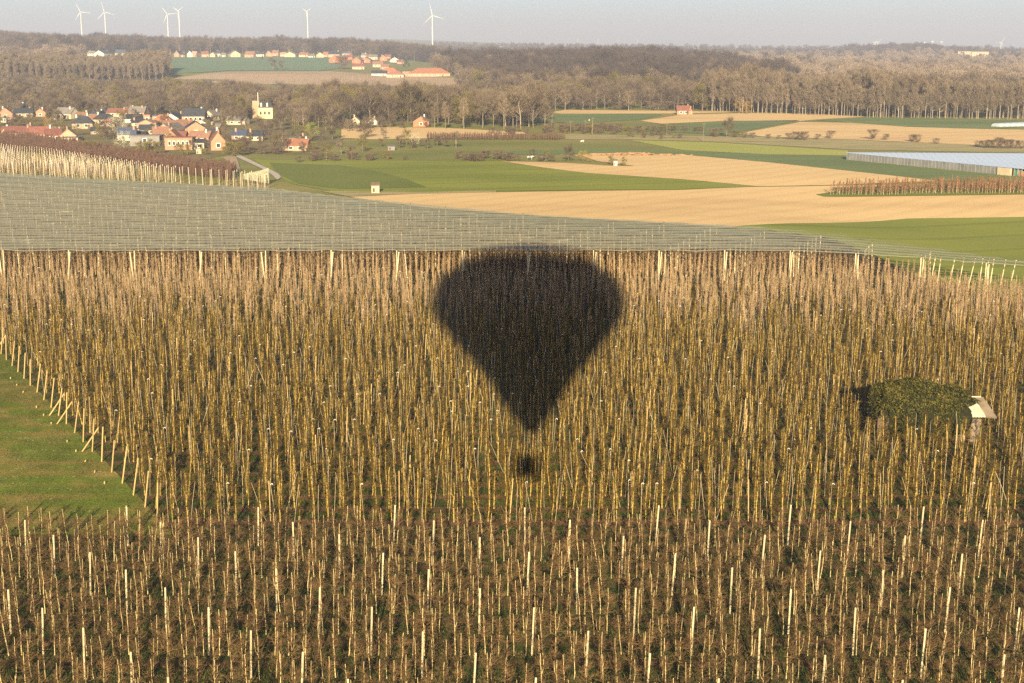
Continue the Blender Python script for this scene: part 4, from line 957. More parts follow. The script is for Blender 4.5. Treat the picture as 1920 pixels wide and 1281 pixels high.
HS = [
 # x, base, w, h, ori, wall, roof, label, extra
 (8, 224, 24, 20, 'g', 'brick_brown', 'roof_brown', 'brown gabled house at the upper left picture edge', dict(rot=.3)),
 (34, 213, 24, 17, 'f', 'wall_white', 'roof_black', 'white house with black roof and two skylights at upper left', dict(rot=.35)),
 (44, 220, 30, 15, 'f', 'brick_tan', 'roof_black', 'dark roofed tan house just below the upper left white house', dict(rot=.2)),
 (78, 219, 19, 14, 'g', 'brick_brown', 'roof_brown', 'small brown gable with white verge between conifer and grey roof', {}),
 (109, 224, 15, 13, 'g', 'wall_cream', 'roof_black', 'small cream gable left of the big grey roof', dict(rot=.2)),
 (124, 223, 34, 19, 'f', 'wall_cream', 'roof_grey', 'big grey roof with long cream slope in the upper village', dict(rot=-.4)),
 (11, 230, 15, 8, 'f', 'wall_white', 'roof_grey', 'low white outbuilding at the left edge', dict(flat=True, win=3)),
 (26, 230, 10, 8, 'f', 'brick_orange', 'roof_pink', 'low orange outbuilding beside the low white one', dict(flat=True)),
 (153, 224, 18, 12, 'f', 'brick_tan', 'roof_orange', 'plain orange roofed house above the dark hip roof', {}),
 (155, 242, 34, 22, 'f', 'brick_tan', 'roof_black', 'tan bungalow with pointed dark hip roof', dict(hip=True, rot=.1)),
 (174, 230, 34, 14, 'f', 'brick_tan', 'roof_orange', 'long pinkish orange roof between two dark roofs', dict(rot=.3)),
 (182, 218, 16, 9, 'f', 'brick_orange', 'roof_blue', 'small dark blue roof in the upper row', {}),
 (197, 218, 15, 9, 'f', 'wall_white', 'roof_blue', 'second small dark blue roof left of the red roof', {}),
 (195, 232, 36, 17, 'f', 'brick_tan', 'roof_black', 'wide black roofed house beside the blossoming tree', dict(rot=.15, hip=True)),
 (222, 219, 36, 14, 'f', 'wall_cream', 'roof_red', 'bright red roofed long house in the upper row', dict(rot=-.1)),
 (203, 238, 24, 14, 'f', 'brick_brown', 'roof_red', 'low dark red roof below the wide black one', dict(hip=True)),
 (181, 252, 20, 12, 'f', 'brick_brown', 'roof_black', 'small black roof among brown trees', dict(rot=.2)),
 (7, 254, 18, 15, 'g', 'brick_tan', 'roof_brown', 'tan gable at the lower left picture edge', dict(rot=.5)),
 (32, 258, 42, 19, 'f', 'brick_tan', 'roof_red', 'first dark red roof from the left with chimney', dict(rot=.35)),
 (42, 250, 30, 15, 'f', 'brick_tan', 'roof_black', 'black roofed house behind the first dark red roof', dict(rot=.35)),
 (76, 262, 38, 22, 'f', 'brick_tan', 'roof_red', 'second dark red roof with tan gable end', dict(rot=.35)),
 (99, 264, 26, 20, 'f', 'brick_tan', 'roof_red', 'third dark red roof behind pinkish blossom', dict(rot=.35)),
 (127, 266, 26, 22, 'g', 'brick_tan', 'roof_pink', 'pale gabled house beside the low white sheds', dict(rot=.2)),
 (133, 268, 28, 9, 'f', 'wall_cream', 'roof_grey', 'low cream sheds with dark openings in front of the pale gable', dict(flat=True, win=3)),
 (238, 213, 24, 11, 'f', 'wall_white', 'roof_grey', 'grey roof with white chimney behind the red roof', {}),
 (259, 221, 28, 19, 'f', 'brick_brown', 'roof_grey', 'tall dark grey roofed brick house in the upper row', dict(rot=-.15)),
 (255, 230, 34, 14, 'f', 'wall_white', 'roof_black', 'white cottage with blue grey roof in the village centre', {}),
 (277, 234, 11, 17, 'g', 'brick_brown', 'roof_brown', 'narrow brick annex right of the white cottage', dict(flat=True)),
 (258, 236, 22, 11, 'f', 'wall_cream', 'roof_black', 'small black roof below the white cottage', dict(rot=.3)),
 (276, 240, 30, 14, 'g', 'brick_tan', 'roof_pink', 'wide low tan gable in the village centre', {}),
 (279, 252, 32, 16, 'f', 'brick_tan', 'roof_black', 'black roof above pinkish brick wall in the centre', {}),
 (238, 264, 30, 22, 'f', 'wall_cream', 'roof_blue', 'blue grey roof with white streaks behind the blossom', dict(rot=.1)),
 (264, 262, 18, 14, 'f', 'brick_brown', 'roof_black', 'house with one dark panelled roof slope', {}),
 (292, 230, 15, 12, 'f', 'wall_grey', 'roof_blue', 'low bluish flat house left of the orange hip', dict(flat=True)),
 (305, 237, 32, 20, 'f', 'brick_orange', 'roof_bright', 'large bright orange hipped roof in the centre', dict(hip=True)),
 (327, 230, 27, 16, 'g', 'wall_white', 'roof_black', 'white gable with two dark windows and black roof', dict(rot=-.2, win=3)),
 (340, 228, 14, 15, 'g', 'brick_orange', 'roof_pink', 'narrow orange gable right of the white gable', {}),
 (364, 230, 38, 24, 'f', 'brick_tan', 'roof_black', 'large tan house with big black roof on the right of the upper row', dict(win=4)),
 (386, 224, 12, 13, 'f', 'wall_white', 'roof_grey', 'white house with small grey roof', {}),
 (397, 226, 20, 17, 'g', 'wall_cream', 'roof_grey', 'cream gable with round window at the right end', dict(rot=-.3)),
 (325, 246, 38, 18, 'f', 'brick_orange', 'roof_orange', 'long pinkish orange roofs below the white gable', dict(rot=.4)),
 (345, 240, 26, 14, 'f', 'brick_orange', 'roof_brown', 'brown roofed house between white gable and brick gable', dict(rot=.2)),
 (364, 254, 36, 24, 'g', 'brick_orange', 'roof_black', 'large orange brick gable with black side roof', dict(rot=.25)),
 (380, 242, 24, 16, 'g', 'wall_white', 'roof_grey', 'white peaked gable behind the large orange brick gable', {}),
 (390, 246, 22, 12, 'f', 'brick_brown', 'roof_black', 'dark roof right of the white peaked gable', {}),
 (403, 246, 22, 12, 'f', 'brick_orange', 'roof_grey', 'brick house with grey roof on the right side', dict(rot=-.2)),
 (318, 256, 34, 22, 'g', 'brick_tan', 'roof_grey', 'tan house with pale grey roof in the lower centre', dict(rot=-.3)),
 (300, 262, 26, 22, 'f', 'brick_orange', 'roof_orange', 'orange roofed brick house with dormers', dict(rot=.3)),
 (323, 272, 24, 26, 'g', 'brick_brown', 'roof_brown', 'tall brown brick gable above the modern block', {}),
 (341, 266, 15, 18, 'f', 'brick_tan', 'roof_red', 'small dark red roof right of the tall brown gable', {}),
 (376, 268, 36, 20, 'f', 'brick_tan', 'roof_orange', 'reddish tiled roof with pinkish wall in the lower right', dict(rot=-.15)),
 (397, 264, 24, 20, 'f', 'wall_white', 'roof_black', 'house with black solar roof and round emblem', {}),
 (406, 282, 24, 32, 'g', 'brick_orange', 'roof_brown', 'tall glowing orange brick gable at the right village edge', dict(rot=.3)),
 (337, 281, 46, 21, 'f', 'brick_brown', 'roof_brown', 'modern flat brown block with a dark window band', dict(flat=True, win=5, chim=False)),
 (274, 274, 50, 18, 'f', 'wall_grey', 'roof_grey', 'long dark flat roofed building behind the olive bushes', dict(flat=True, win=1, chim=False)),
 (370, 280, 26, 17, 'f', 'wall_cream', 'roof_black', 'low cream house with dark band roof at the front', dict(wallf=.7)),
 (368, 272, 18, 10, 'g', 'brick_orange', 'roof_orange', 'low orange gable just above the cream front house', {}),
 (452, 262, 28, 16, 'f', 'brick_brown', 'roof_blue', 'house with dark solar panels right of the village', dict(rot=-.1)),
 (478, 264, 26, 17, 'f', 'wall_cream', 'roof_black', 'dark purplish roofed house joined to the solar roofed one', dict(rot=.1)),
 (445, 234, 34, 14, 'f', 'wall_cream', 'roof_grey', 'faded cream house half hidden below the villa', dict(rot=-.2)),
 (546, 269, 16, 9, 'f', 'wall_white', 'roof_grey', 'white garden building by the dark conifer', dict(flat=True)),
 (563, 270, 18, 14, 'g', 'wall_grey', 'roof_black', 'small dark gable behind the brown red roof', {}),
 (556, 283, 40, 20, 'f', 'brick_tan', 'roof_brown', 'brown red roofed house at the right end of the village', dict(rot=-.05)),
 (666, 234, 16, 14, 'g', 'wall_cream', 'roof_grey', 'pale gable among trees left of the middle field', {}),
 (700, 234, 16, 12, 'g', 'wall_white', 'roof_grey', 'white gable among trees behind the middle field', {}),
 (790, 237, 26, 17, 'g', 'brick_red', 'roof_grey', 'red brick gabled house behind the middle ploughed field', {}),
 (30, 174, 20, 15, 'g', 'wall_cream', 'roof_grey', 'lone pale gable in front of the left poplars', dict(rot=.4)),
 (228, 168, 26, 12, 'f', 'wall_cream', 'roof_orange', 'faded orange roof in the left woodland', {}),
 (200, 184, 24, 10, 'f', 'brick_tan', 'roof_pink', 'low pale farmstead in the left woodland', {}),
 (104, 186, 14, 9, 'f', 'wall_cream', 'roof_pink', 'small pale house among the left trees', {}),
 (140, 190, 10, 5, 'f', 'wall_white', 'roof_grey', 'tiny white hut among the left trees', dict(flat=True)),
 (1281, 215, 22, 15, 'f', 'brick_orange', 'roof_red', 'lone red roofed brick farmhouse by the right ploughed field', {}),
 (1293, 215, 9, 12, 'g', 'brick_red', 'roof_red', 'small brick annex right of the lone farmhouse', {}),
 (1225, 166, 7, 6, 'f', 'wall_cream', 'roof_grey', 'tiny cream house below the slim poplar', {}),
]
for a in HS: house(a[0], a[1], a[2] * 1.1, a[3] * 1.05, *a[4:8], **a[8])
HAM = [(172, 105, 14, 9, 'wall_white', 'roof_grey'), (191, 106, 20, 11, 'wall_white', 'roof_blue'), (226, 106, 18, 12, 'wall_cream', 'roof_blue'), (312, 106, 16, 9, 'wall_cream', 'roof_grey'), (334, 107, 11, 11, 'brick_brown', 'roof_black'), (343, 107, 8, 8, 'brick_tan', 'roof_black'), (355, 107, 10, 11, 'wall_white', 'roof_black'), (365, 107, 9, 10, 'brick_orange', 'roof_pink'), (384, 107, 13, 10, 'brick_tan', 'roof_red'), (400, 107, 10, 8, 'wall_cream', 'roof_pink'), (410, 106, 8, 11, 'wall_white', 'roof_black'), (419, 107, 7, 7, 'wall_white', 'roof_grey'), (438, 107, 18, 11, 'wall_cream', 'roof_grey'), (469, 108, 18, 11, 'brick_tan', 'roof_orange'), (487, 106, 15, 8, 'wall_white', 'roof_black'), (503, 106, 12, 9, 'brick_orange', 'roof_pink'), (517, 105, 12, 10, 'brick_tan', 'roof_orange'), (531, 106, 11, 7, 'wall_cream', 'roof_pink'), (546, 107, 20, 9, 'wall_cream', 'roof_grey'), (570, 107, 17, 8, 'wall_cream', 'roof_brown'), (584, 108, 12, 6, 'wall_white', 'roof_grey'), (598, 108, 14, 9, 'wall_cream', 'roof_pink'), (612, 107, 12, 9, 'brick_tan', 'roof_brown'), (626, 108, 20, 12, 'brick_tan', 'roof_black'), (633, 118, 22, 13, 'brick_red', 'roof_orange'), (650, 104, 14, 7, 'wall_cream', 'roof_blue'), (653, 112, 16, 9, 'brick_red', 'roof_red'), (671, 119, 16, 11, 'brick_red', 'roof_grey'), (683, 108, 10, 8, 'wall_cream', 'roof_grey'), (671, 130, 22, 10, 'wall_cream', 'roof_red'), (686, 118, 20, 10, 'brick_red', 'roof_grey'), (699, 112, 17, 9, 'wall_cream', 'roof_grey'), (708, 126, 19, 10, 'wall_cream', 'roof_orange'), (718, 114, 13, 10, 'brick_red', 'roof_brown'), (727, 110, 12, 7, 'brick_orange', 'roof_red'), (738, 117, 16, 9, 'wall_white', 'roof_red'), (750, 120, 12, 7, 'brick_orange', 'roof_red'), (722, 130, 16, 9, 'brick_orange', 'roof_orange'), (256, 79, 9, 5, 'wall_white', 'roof_grey'), (268, 80, 12, 6, 'wall_cream', 'roof_pink'), (318, 84, 12, 5, 'brick_tan', 'roof_orange'), (338, 83, 7, 6, 'wall_white', 'roof_black')]
cn = {'wall_white': 'white', 'wall_cream': 'cream', 'brick_brown': 'brown brick', 'brick_tan': 'tan brick', 'brick_orange': 'orange brick', 'brick_red': 'red brick', 'roof_grey': 'grey', 'roof_blue': 'dark blue', 'roof_black': 'black', 'roof_pink': 'pinkish', 'roof_red': 'red', 'roof_orange': 'orange', 'roof_brown': 'brown'}
ordn = ['first', 'second', 'third', 'fourth', 'fifth', 'sixth', 'seventh', 'eighth', 'ninth', 'tenth', 'eleventh', 'twelfth', 'thirteenth', 'fourteenth', 'fifteenth', 'sixteenth', 'seventeenth', 'eighteenth', 'nineteenth', 'twentieth', 'twenty-first', 'twenty-second', 'twenty-third', 'twenty-fourth', 'twenty-fifth']
HAM.sort(key=lambda t: t[0])
for i, (x, y, w, hp, wa, ro) in enumerate(HAM):
    if x < 300 and y > 100: wh = 'house of the upper left farm cluster, ' + ordn[[t for t in HAM if t[0] < 300 and t[1] > 100].index(HAM[i])] + ' from the left'
    elif y < 90: wh = 'house on the far ridge, ' + ordn[[t for t in HAM if t[1] < 90].index(HAM[i])] + ' from the left'
    elif x < 640 and y < 112: wh = 'hamlet house above the green hillside, ' + ordn[[t for t in HAM if 300 < t[0] < 640 and 90 < t[1] < 112].index(HAM[i])] + ' from the left'
    else: wh = 'hamlet house above the farm, ' + ordn[[t for t in HAM if not (t[0] < 640 and t[1] < 112)].index(HAM[i])] + ' from the left'
    house(x, y, w, hp, 'g' if (i % 3 == 1) else 'f', wa, ro, f'{cn[wa]} walled {cn[ro]} roofed ' + wh, rot=rnd.uniform(-.4, .4), win=3 if wa.startswith('wall') else 2)
# farm with the long orange barn, the villa with its tower, the apartment block
house(805, 143.5, 78, 15, 'f', 'brick_tan', 'roof_bright', 'long barn with bright orange hipped roof', hip=True, win=6, chim=False, dep=22, wallf=.38, name='barn', cat='barn')
house(730, 139, 34, 11, 'f', 'brick_tan', 'roof_bright', 'orange hipped roof building left of the long barn', hip=True, chim=False, name='farm_building', cat='barn', wallf=.35)
house(741, 146, 32, 12, 'f', 'wall_cream', 'roof_brown', 'cream farm building with brown roof and row of openings', win=5, chim=False, name='farm_building', cat='barn', hip=True)
house(762, 144, 14, 9, 'f', 'brick_tan', 'roof_pink', 'small pink roofed link between the farm buildings', chim=False, name='farm_building', cat='barn')
house(711, 143, 28, 10, 'f', 'wall_white', 'roof_black', 'black roofed farmhouse with white wall at the farm left', name='farmhouse', cat='house')
def villa():
    X, Y, Z = GT(486, 222); s = Y / F; e = empty('villa', (X, Y, Z), 0, 'yellow villa with dark mansard roof and brick tower among the trees', 'villa'); e.scale = (1.1, 1.1, 1.15)
    b = MB(); b.box((13 * s, 0, 9 * s), (24 * s, 7, 18 * s)); b.build('wall', 'wall_yellow', e)
    b = MB(); b.add([(1 * s, -3.7, 17 * s), (25 * s, -3.7, 17 * s), (25 * s, 3.7, 17 * s), (1 * s, 3.7, 17 * s), (3 * s, -1.5, 26 * s), (22 * s, -1.5, 26 * s), (22 * s, 1.5, 26 * s), (3 * s, 1.5, 26 * s)], [(0, 1, 5, 4), (1, 2, 6, 5), (2, 3, 7, 6), (3, 0, 4, 7), (4, 5, 6, 7)]); r = b.build('roof', 'roof_black', e)
    for cx in (6, 16): MB().box((cx * s, -2.8, 21 * s), (.8, .8, 8 * s)).build('chimney', 'wall_white', r)
    MB().box((-4 * s, 0, 14 * s), (12 * s, 3.2, 28 * s)).build('tower', 'brick_tan', e)
    MB().tube([(-1 * s, 0, 27 * s), (-1 * s, 0, 41 * s)], .12, 5).build('flagpole', 'frame_white', e)
    for i in range(3):
        w = MB().box(((5 + i * 7) * s, -3.53, 9 * s), (1.0, .1, 1.5)).build('window', 'window_dark', e)
villa()
def apartments():
    X, Y, Z = AT(1821, 3000); s = Y / F; e = empty('apartment_block', (X, Y, Z), -.12, 'long cream and pink apartment block on the right horizon', 'apartment block')
    MB().box((-14 * s, 0, 6 * s), (24 * s, 14, 14 * s)).box((13 * s, -4, 5 * s), (30 * s, 14, 15 * s)).build('wall', 'wall_cream', e)
    MB().box((-14 * s, 0, 13.3 * s), (25 * s, 15, .6 * s)).box((13 * s, -4, 12.8 * s), (31 * s, 15, .6 * s)).build('roof', 'roof_pink', e)
    for r_ in range(4):
        for c in range(12):
            cx = (-24 + c * 4.4) * s; yy = -7.06 if c < 5 else -11.06
            MB().box((cx, yy, (2 + r_ * 3) * s), (2.3 * s, .1, 1.3 * s)).build('window', 'brick_brown', e)
apartments()
for i, (x, y, w) in enumerate([(1548, 107, 7), (1650, 103, 5), (1666, 104, 9), (1686, 97, 5), (1705, 105, 8), (1749, 110, 5), (1762, 110, 9), (1775, 108, 8), (1725, 112, 4), (1910, 114, 4), (1300, 92, 9), (1320, 98, 8), (938, 87, 5)]):
    X, Y, Z = GT(x, y + 1); house(x, y + 1, w, w * .6, 'f', 'wall_white', 'roof_pink', 'tiny white house far off near the right horizon', win=1, chim=False, group='tiny white houses near the horizon')

# ------------------------------------------------------------------ wind turbines
def turbine(px, hub_py, Y, blade_px, ang, yaw, label):
    X = (px - CX) / F * (Y * math.cos(PITCH) + 0); v = ray(px, hub_py); t = Y / v[1]; X = v[0] * t; zh = CAMZ + v[2] * t; g = h(X, Y); s = Y / F
    H = zh - g; e = empty('wind_turbine', (X, Y, g), yaw, label, 'wind turbine')
    MB().tube([(0, 0, -2), (0, 0, H * .5), (0, 0, H)], [2.0, 1.6, 1.1], 12, cap=True).build('tower', 'turbine_white', e)
    n = MB(); n.box((0, 1.5, H + .6), (3, 9, 3.4)); n.build('nacelle', 'turbine_white', e)
    MB().tube([(0, -3, H + .6), (0, -4.4, H + .6), (0, -5.6, H + .6)], [1.7, 1.6, .5], 10, cap=True).build('hub', 'turbine_white', e)
    L = blade_px * s
    for i in range(3):
        a = R(ang) + i * 2 * math.pi / 3; dx, dz = math.sin(a), math.cos(a); nx, nz = dz, -dx; b = MB(); V = []
        for tt, wd in ((.02, .8), (.15, 1.7), (.5, 1.1), (.85, .6), (1, .2)):
            for sx, sy in ((-.5, 0), (0, -.28), (.5, 0), (0, .28)): V.append((dx * L * tt + nx * wd * sx, -4.3 + sy * wd * .8, H + .6 + dz * L * tt + nz * wd * sx))
        b.add(V, [(i4 * 4 + j, i4 * 4 + (j + 1) % 4, (i4 + 1) * 4 + (j + 1) % 4, (i4 + 1) * 4 + j) for i4 in range(4) for j in range(4)] + [(16, 17, 18, 19), (3, 2, 1, 0)])
        b.build('blade', 'turbine_white', e)
turbine(151, 23, 4900, 19, -25, .1, 'leftmost white wind turbine on the left ridge')
turbine(196, 23, 4950, 20, -15, .1, 'second white wind turbine from the left')
turbine(313.5, 27, 5000, 19, -35, .1, 'left turbine of the close pair above the ridge')
turbine(335, 21, 4700, 15, 60, -.5, 'right turbine of the close pair above the ridge')
turbine(576, 22, 4900, 13, 60, -.5, 'lone white turbine above the hamlet with raised blades')
turbine(810.5, 29.5, 4300, 23, -13, .1, 'largest white turbine right of the hamlet')
turbine(1640, 81, 6500, 8, 40, .3, 'small left turbine of the pair behind the wooded knoll')
turbine(1645.5, 80, 6300, 10, 45, .3, 'small right turbine of the pair behind the wooded knoll')
turbine(1734, 80, 7000, 6, 80, 1.2, 'small distant turbine left of three before the apartment block')
turbine(1749, 78, 6800, 6, 5, 1.3, 'middle one of three small distant turbines')
turbine(1766, 79, 7000, 6, 10, 1.3, 'right one of three small distant turbines')
turbine(1877, 80, 6600, 13, -88, .3, 'small distant turbine right of the apartment block')
for i, x in enumerate((1083, 1121, 1158, 1195)): turbine(x, 75, 11500, 6, 10 * i, .8, ['faint leftmost', 'faint second', 'faint third', 'faint rightmost'][i] + ' turbine of four barely visible in the central haze')

# ------------------------------------------------------------------ greenhouse tunnels on the right
def greenhouse():
    zf = 2.3
    A = G(1588, 287, zf); B_ = G(1925, 318, zf); A = Vector((A[0], A[1], 0)); B_ = Vector((B_[0], B_[1], 0)); B_ = A + (B_ - A) * 1.35
    e = empty('film_greenhouse', A, 0, 'long low greenhouse with pale blue film roof beyond the green field', 'greenhouse')
    d = (B_ - A); L = d.length; d.normalize(); n = Vector((-d.y, d.x, 0)) if (-d.y * 1 + 0) > 0 or d.x > 0 else Vector((d.y, -d.x, 0))
    C = Vector(G(1990, 289.5, zf)[:2] + (0,)) - A
    nb = 34; r = MB(); V = []
    far = lambda t: A * 0 + Vector((C.x * t, C.y * t, 0))
    for i in range(nb * 6 + 1):
        t = i / (nb * 6); p = d * L * t; q = far(t); arch = .05 * abs(math.sin(t * nb * math.pi)); V += [(p.x, p.y, zf + arch), (q.x + .3, q.y + 3, zf + arch)]
    r.add(V, [(2 * i, 2 * i + 2, 2 * i + 3, 2 * i + 1) for i in range(nb * 6)]); r.build('roof', 'film_blue', e)
    w = MB(); k = .69; w.add([(0, 0, 0), (d.x * L * k, d.y * L * k, 0), (d.x * L * k, d.y * L * k, zf), (0, 0, zf)], [(0, 1, 2, 3)]); w.build('wall', 'film_side', e)
    for i in range(70):
        t = i / 69 * L; hgt = zf
        MB().box((d.x * t, d.y * t - .05, hgt / 2), (.10, .10, hgt)).build('post', 'wall_grey' if t < L * k else 'post_wood', e)
    MB().box((d.x * L * .66, d.y * L * .66 - .3, 1.1), (5, .5, 2.2), math.atan2(d.y, d.x)).build('door_panel', 'wall_cream', e)
    MB().box((d.x * L * .72, d.y * L * .695 - .3, 1.05), (2.5, .5, 2.1), math.atan2(d.y, d.x)).build('tarpaulin', 'teal', e)
    MB().box((d.x * L * .85, d.y * L * .85 + 1.5, .85), (L * .26, .5, 1.6), math.atan2(d.y, d.x)).build('back_wall', 'brick_brown', e)
greenhouse()
def tunnels():
    for i in range(6):
        p = GT(1866 + i * 11, 238 - i * .2); b = MB(); R0 = 2.4; V = []
        for x in range(2):
            for j in range(9):
                a = math.pi * j / 8; V.append((x * 60 + math.cos(a) * 0 , 0 + R0 * math.cos(a), 1.7 * math.sin(a)))
        b.add(V, [(j, j + 1, 9 + j + 1, 9 + j) for j in range(8)] + [tuple(range(8, -1, -1))])
        o = b.build('poly_tunnel', 'film_pale'); o.location = (p[0], p[1], p[2]); o.rotation_euler = (0, 0, R(35))
        tag(o, 'rounded pale film tunnel in the row at the far right field edge', 'film tunnel', 'film tunnels at the right field edge')
tunnels()

# ------------------------------------------------------------------ small things in the fields
def hut(px, base, wpx, hpx, wall, roof, label, name='hut'):
    X, Y, Z = GT(px, base); s = math.hypot(Y, CAMZ) / F; W_, H_ = wpx * s, hpx * s; e = empty(name, (X, Y, Z), .05, label, 'hut')
    MB().box((0, W_ * .4, H_ * .42), (W_ * .86, W_ * .8, H_ * .84)).build('wall', wall, e)
    b = MB(); y0, y1 = -W_ * .12, W_ * .92
    b.add([(-W_ / 2, y0, H_ * .8), (W_ / 2, y0, H_ * .8), (W_ / 2, y1, H_ * 1.02), (-W_ / 2, y1, H_ * 1.02), (-W_ / 2, y0, H_ * .88), (W_ / 2, y0, H_ * .88), (W_ / 2, y1, H_ * 1.1), (-W_ / 2, y1, H_ * 1.1)], [(0, 3, 2, 1), (4, 5, 6, 7), (0, 1, 5, 4), (1, 2, 6, 5), (2, 3, 7, 6), (3, 0, 4, 7)]); b.build('roof', roof, e)
    MB().box((-W_ * .18, -.04, H_ * .36), (W_ * .22, .08, H_ * .4)).build('door', 'door_dark', e); return e
hut(704, 363, 17, 18, 'wall_cream', 'sheet_side', 'small cream field hut on the verge of the green field')
hut(1154, 311, 8, 11, 'wall_white', 'roof_grey', 'little white hut between two bushes in the ploughed field')
hut(734, 282, 15, 9, 'wall_grey', 'roof_grey', 'small dark grey paddock shed', 'shed')
hut(373, 289, 11, 9, 'wall_cream', 'sheet_roof', 'plain cream box shed in the grass below the village', 'shed')
hut(253, 292, 8, 8, 'brick_tan', 'roof_pink', 'tiny brick shed above the dark red orchard', 'shed')
for i, (u, yt, yb) in enumerate([(1021, 215, 247), (1034, 215, 247), (1070, 226, 250), (1097, 225, 249), (1110, 220, 254), (1250, 229, 261), (1318, 230, 266), (1316, 196, 211), (1400, 197, 212), (1473, 195, 212)]):
    X, Y, Z = GT(u, yb); s = Y / F; H = (yb - yt) * s; e = empty('utility_pole', (X, Y, Z), 0, ['leftmost utility pole by the grove', 'second utility pole by the grove', 'dark utility pole left of the bank scrub', 'utility pole in the middle of the bank scrub', 'tall pale utility pole above the bank scrub', 'utility pole on the yellow grass edge', 'tall pale utility pole left of the lone bare tree', 'short pole right of the lone farmhouse', 'short pole before the golden trees', 'short pole before the right plantation'][i], 'utility pole')
    MB().tube([(0, 0, 0), (.3 if i in (0, 1, 4, 6) else 0, 0, H)], [.16, .1], 6, cap=True).build('pole', 'wood_trunk', e); MB().box((.25 if i in (0, 1, 4, 6) else 0, 0, H - .7), (1.3, .1, .12)).build('crossarm', 'wood_trunk', e)
def animal(px, base, label, m, L=2.3, name='cow', rz=0.0):
    X, Y, Z = GT(px, base); k = L / 2.3; b = bpy.data.meshes.new(name)
    vs = [(-.95, 0, 1.05), (-.3, 0, 1.0), (.45, 0, 1.05), (.85, 0, 1.25), (1.15, 0, 1.2), (1.4, 0, .95)]; es = [(0, 1), (1, 2), (2, 3), (3, 4), (4, 5)]; rad = [.3, .36, .34, .2, .15, .09]
    for bx, by in ((-.9, .2), (-.9, -.2), (.5, .2), (.5, -.2)):
        i0 = len(vs); root = 0 if bx < 0 else 2; vs += [(bx, by, .75), (bx + (-.06 if bx < 0 else .02), by, .4), (bx, by, .02)]; es += [(root, i0), (i0, i0 + 1), (i0 + 1, i0 + 2)]; rad += [.14, .08, .06]
    i0 = len(vs); vs += [(-1.22, 0, .95), (-1.26, 0, .5)]; es += [(0, i0), (i0, i0 + 1)]; rad += [.05, .03]
    b.from_pydata([(x * k, y * k, z * k) for x, y, z in vs], es, []); b.materials.append(M[m]); o = link(name, b); o.location = (X, Y, Z); o.rotation_euler = (0, 0, rz)
    sk = o.modifiers.new('skin', 'SKIN'); o.modifiers.new('sub', 'SUBSURF').levels = 1
    for i, v in enumerate(b.skin_vertices[0].data): v.radius = (rad[i] * k, rad[i] * k)
    b.skin_vertices[0].data[1].use_root = True
    return tag(o, label, name)
animal(994, 300, 'black and white cow grazing left of the other on the field edge', 'cow_black')
animal(1018, 301, 'black and white cow grazing nearer the broad brown tree', 'cow_black', rz=2.6)
animal(1092, 267, 'pale animal standing by the pole in the meadow', 'sheep', 1.4, 'sheep', .4)
animal(1105, 227, 'pale animal standing alone on the dark green crop', 'sheep', 1.4, 'sheep', 1.2)
# log heap
lp = GT(1155, 292); b = MB(); q = random.Random(3)
for i in range(130):
    x = q.gauss(0, 8.5); z = .25 + max(0, .9 - abs(x) * .06) * q.random(); a = q.uniform(-.8, .8); L_ = q.uniform(.8, 2.2)
    b.tube([(x, q.uniform(-1.2, 1.2), z), (x + math.cos(a) * L_, math.sin(a) * L_, z + q.gauss(0, .2))], q.uniform(.12, .3), 6, cap=True)
o = b.build('brushwood_heap', 'log'); o.location = (lp[0] + 4, lp[1], lp[2]); tag(o, 'long brown heap of cut wood at the top of the ploughed field', 'wood heap')

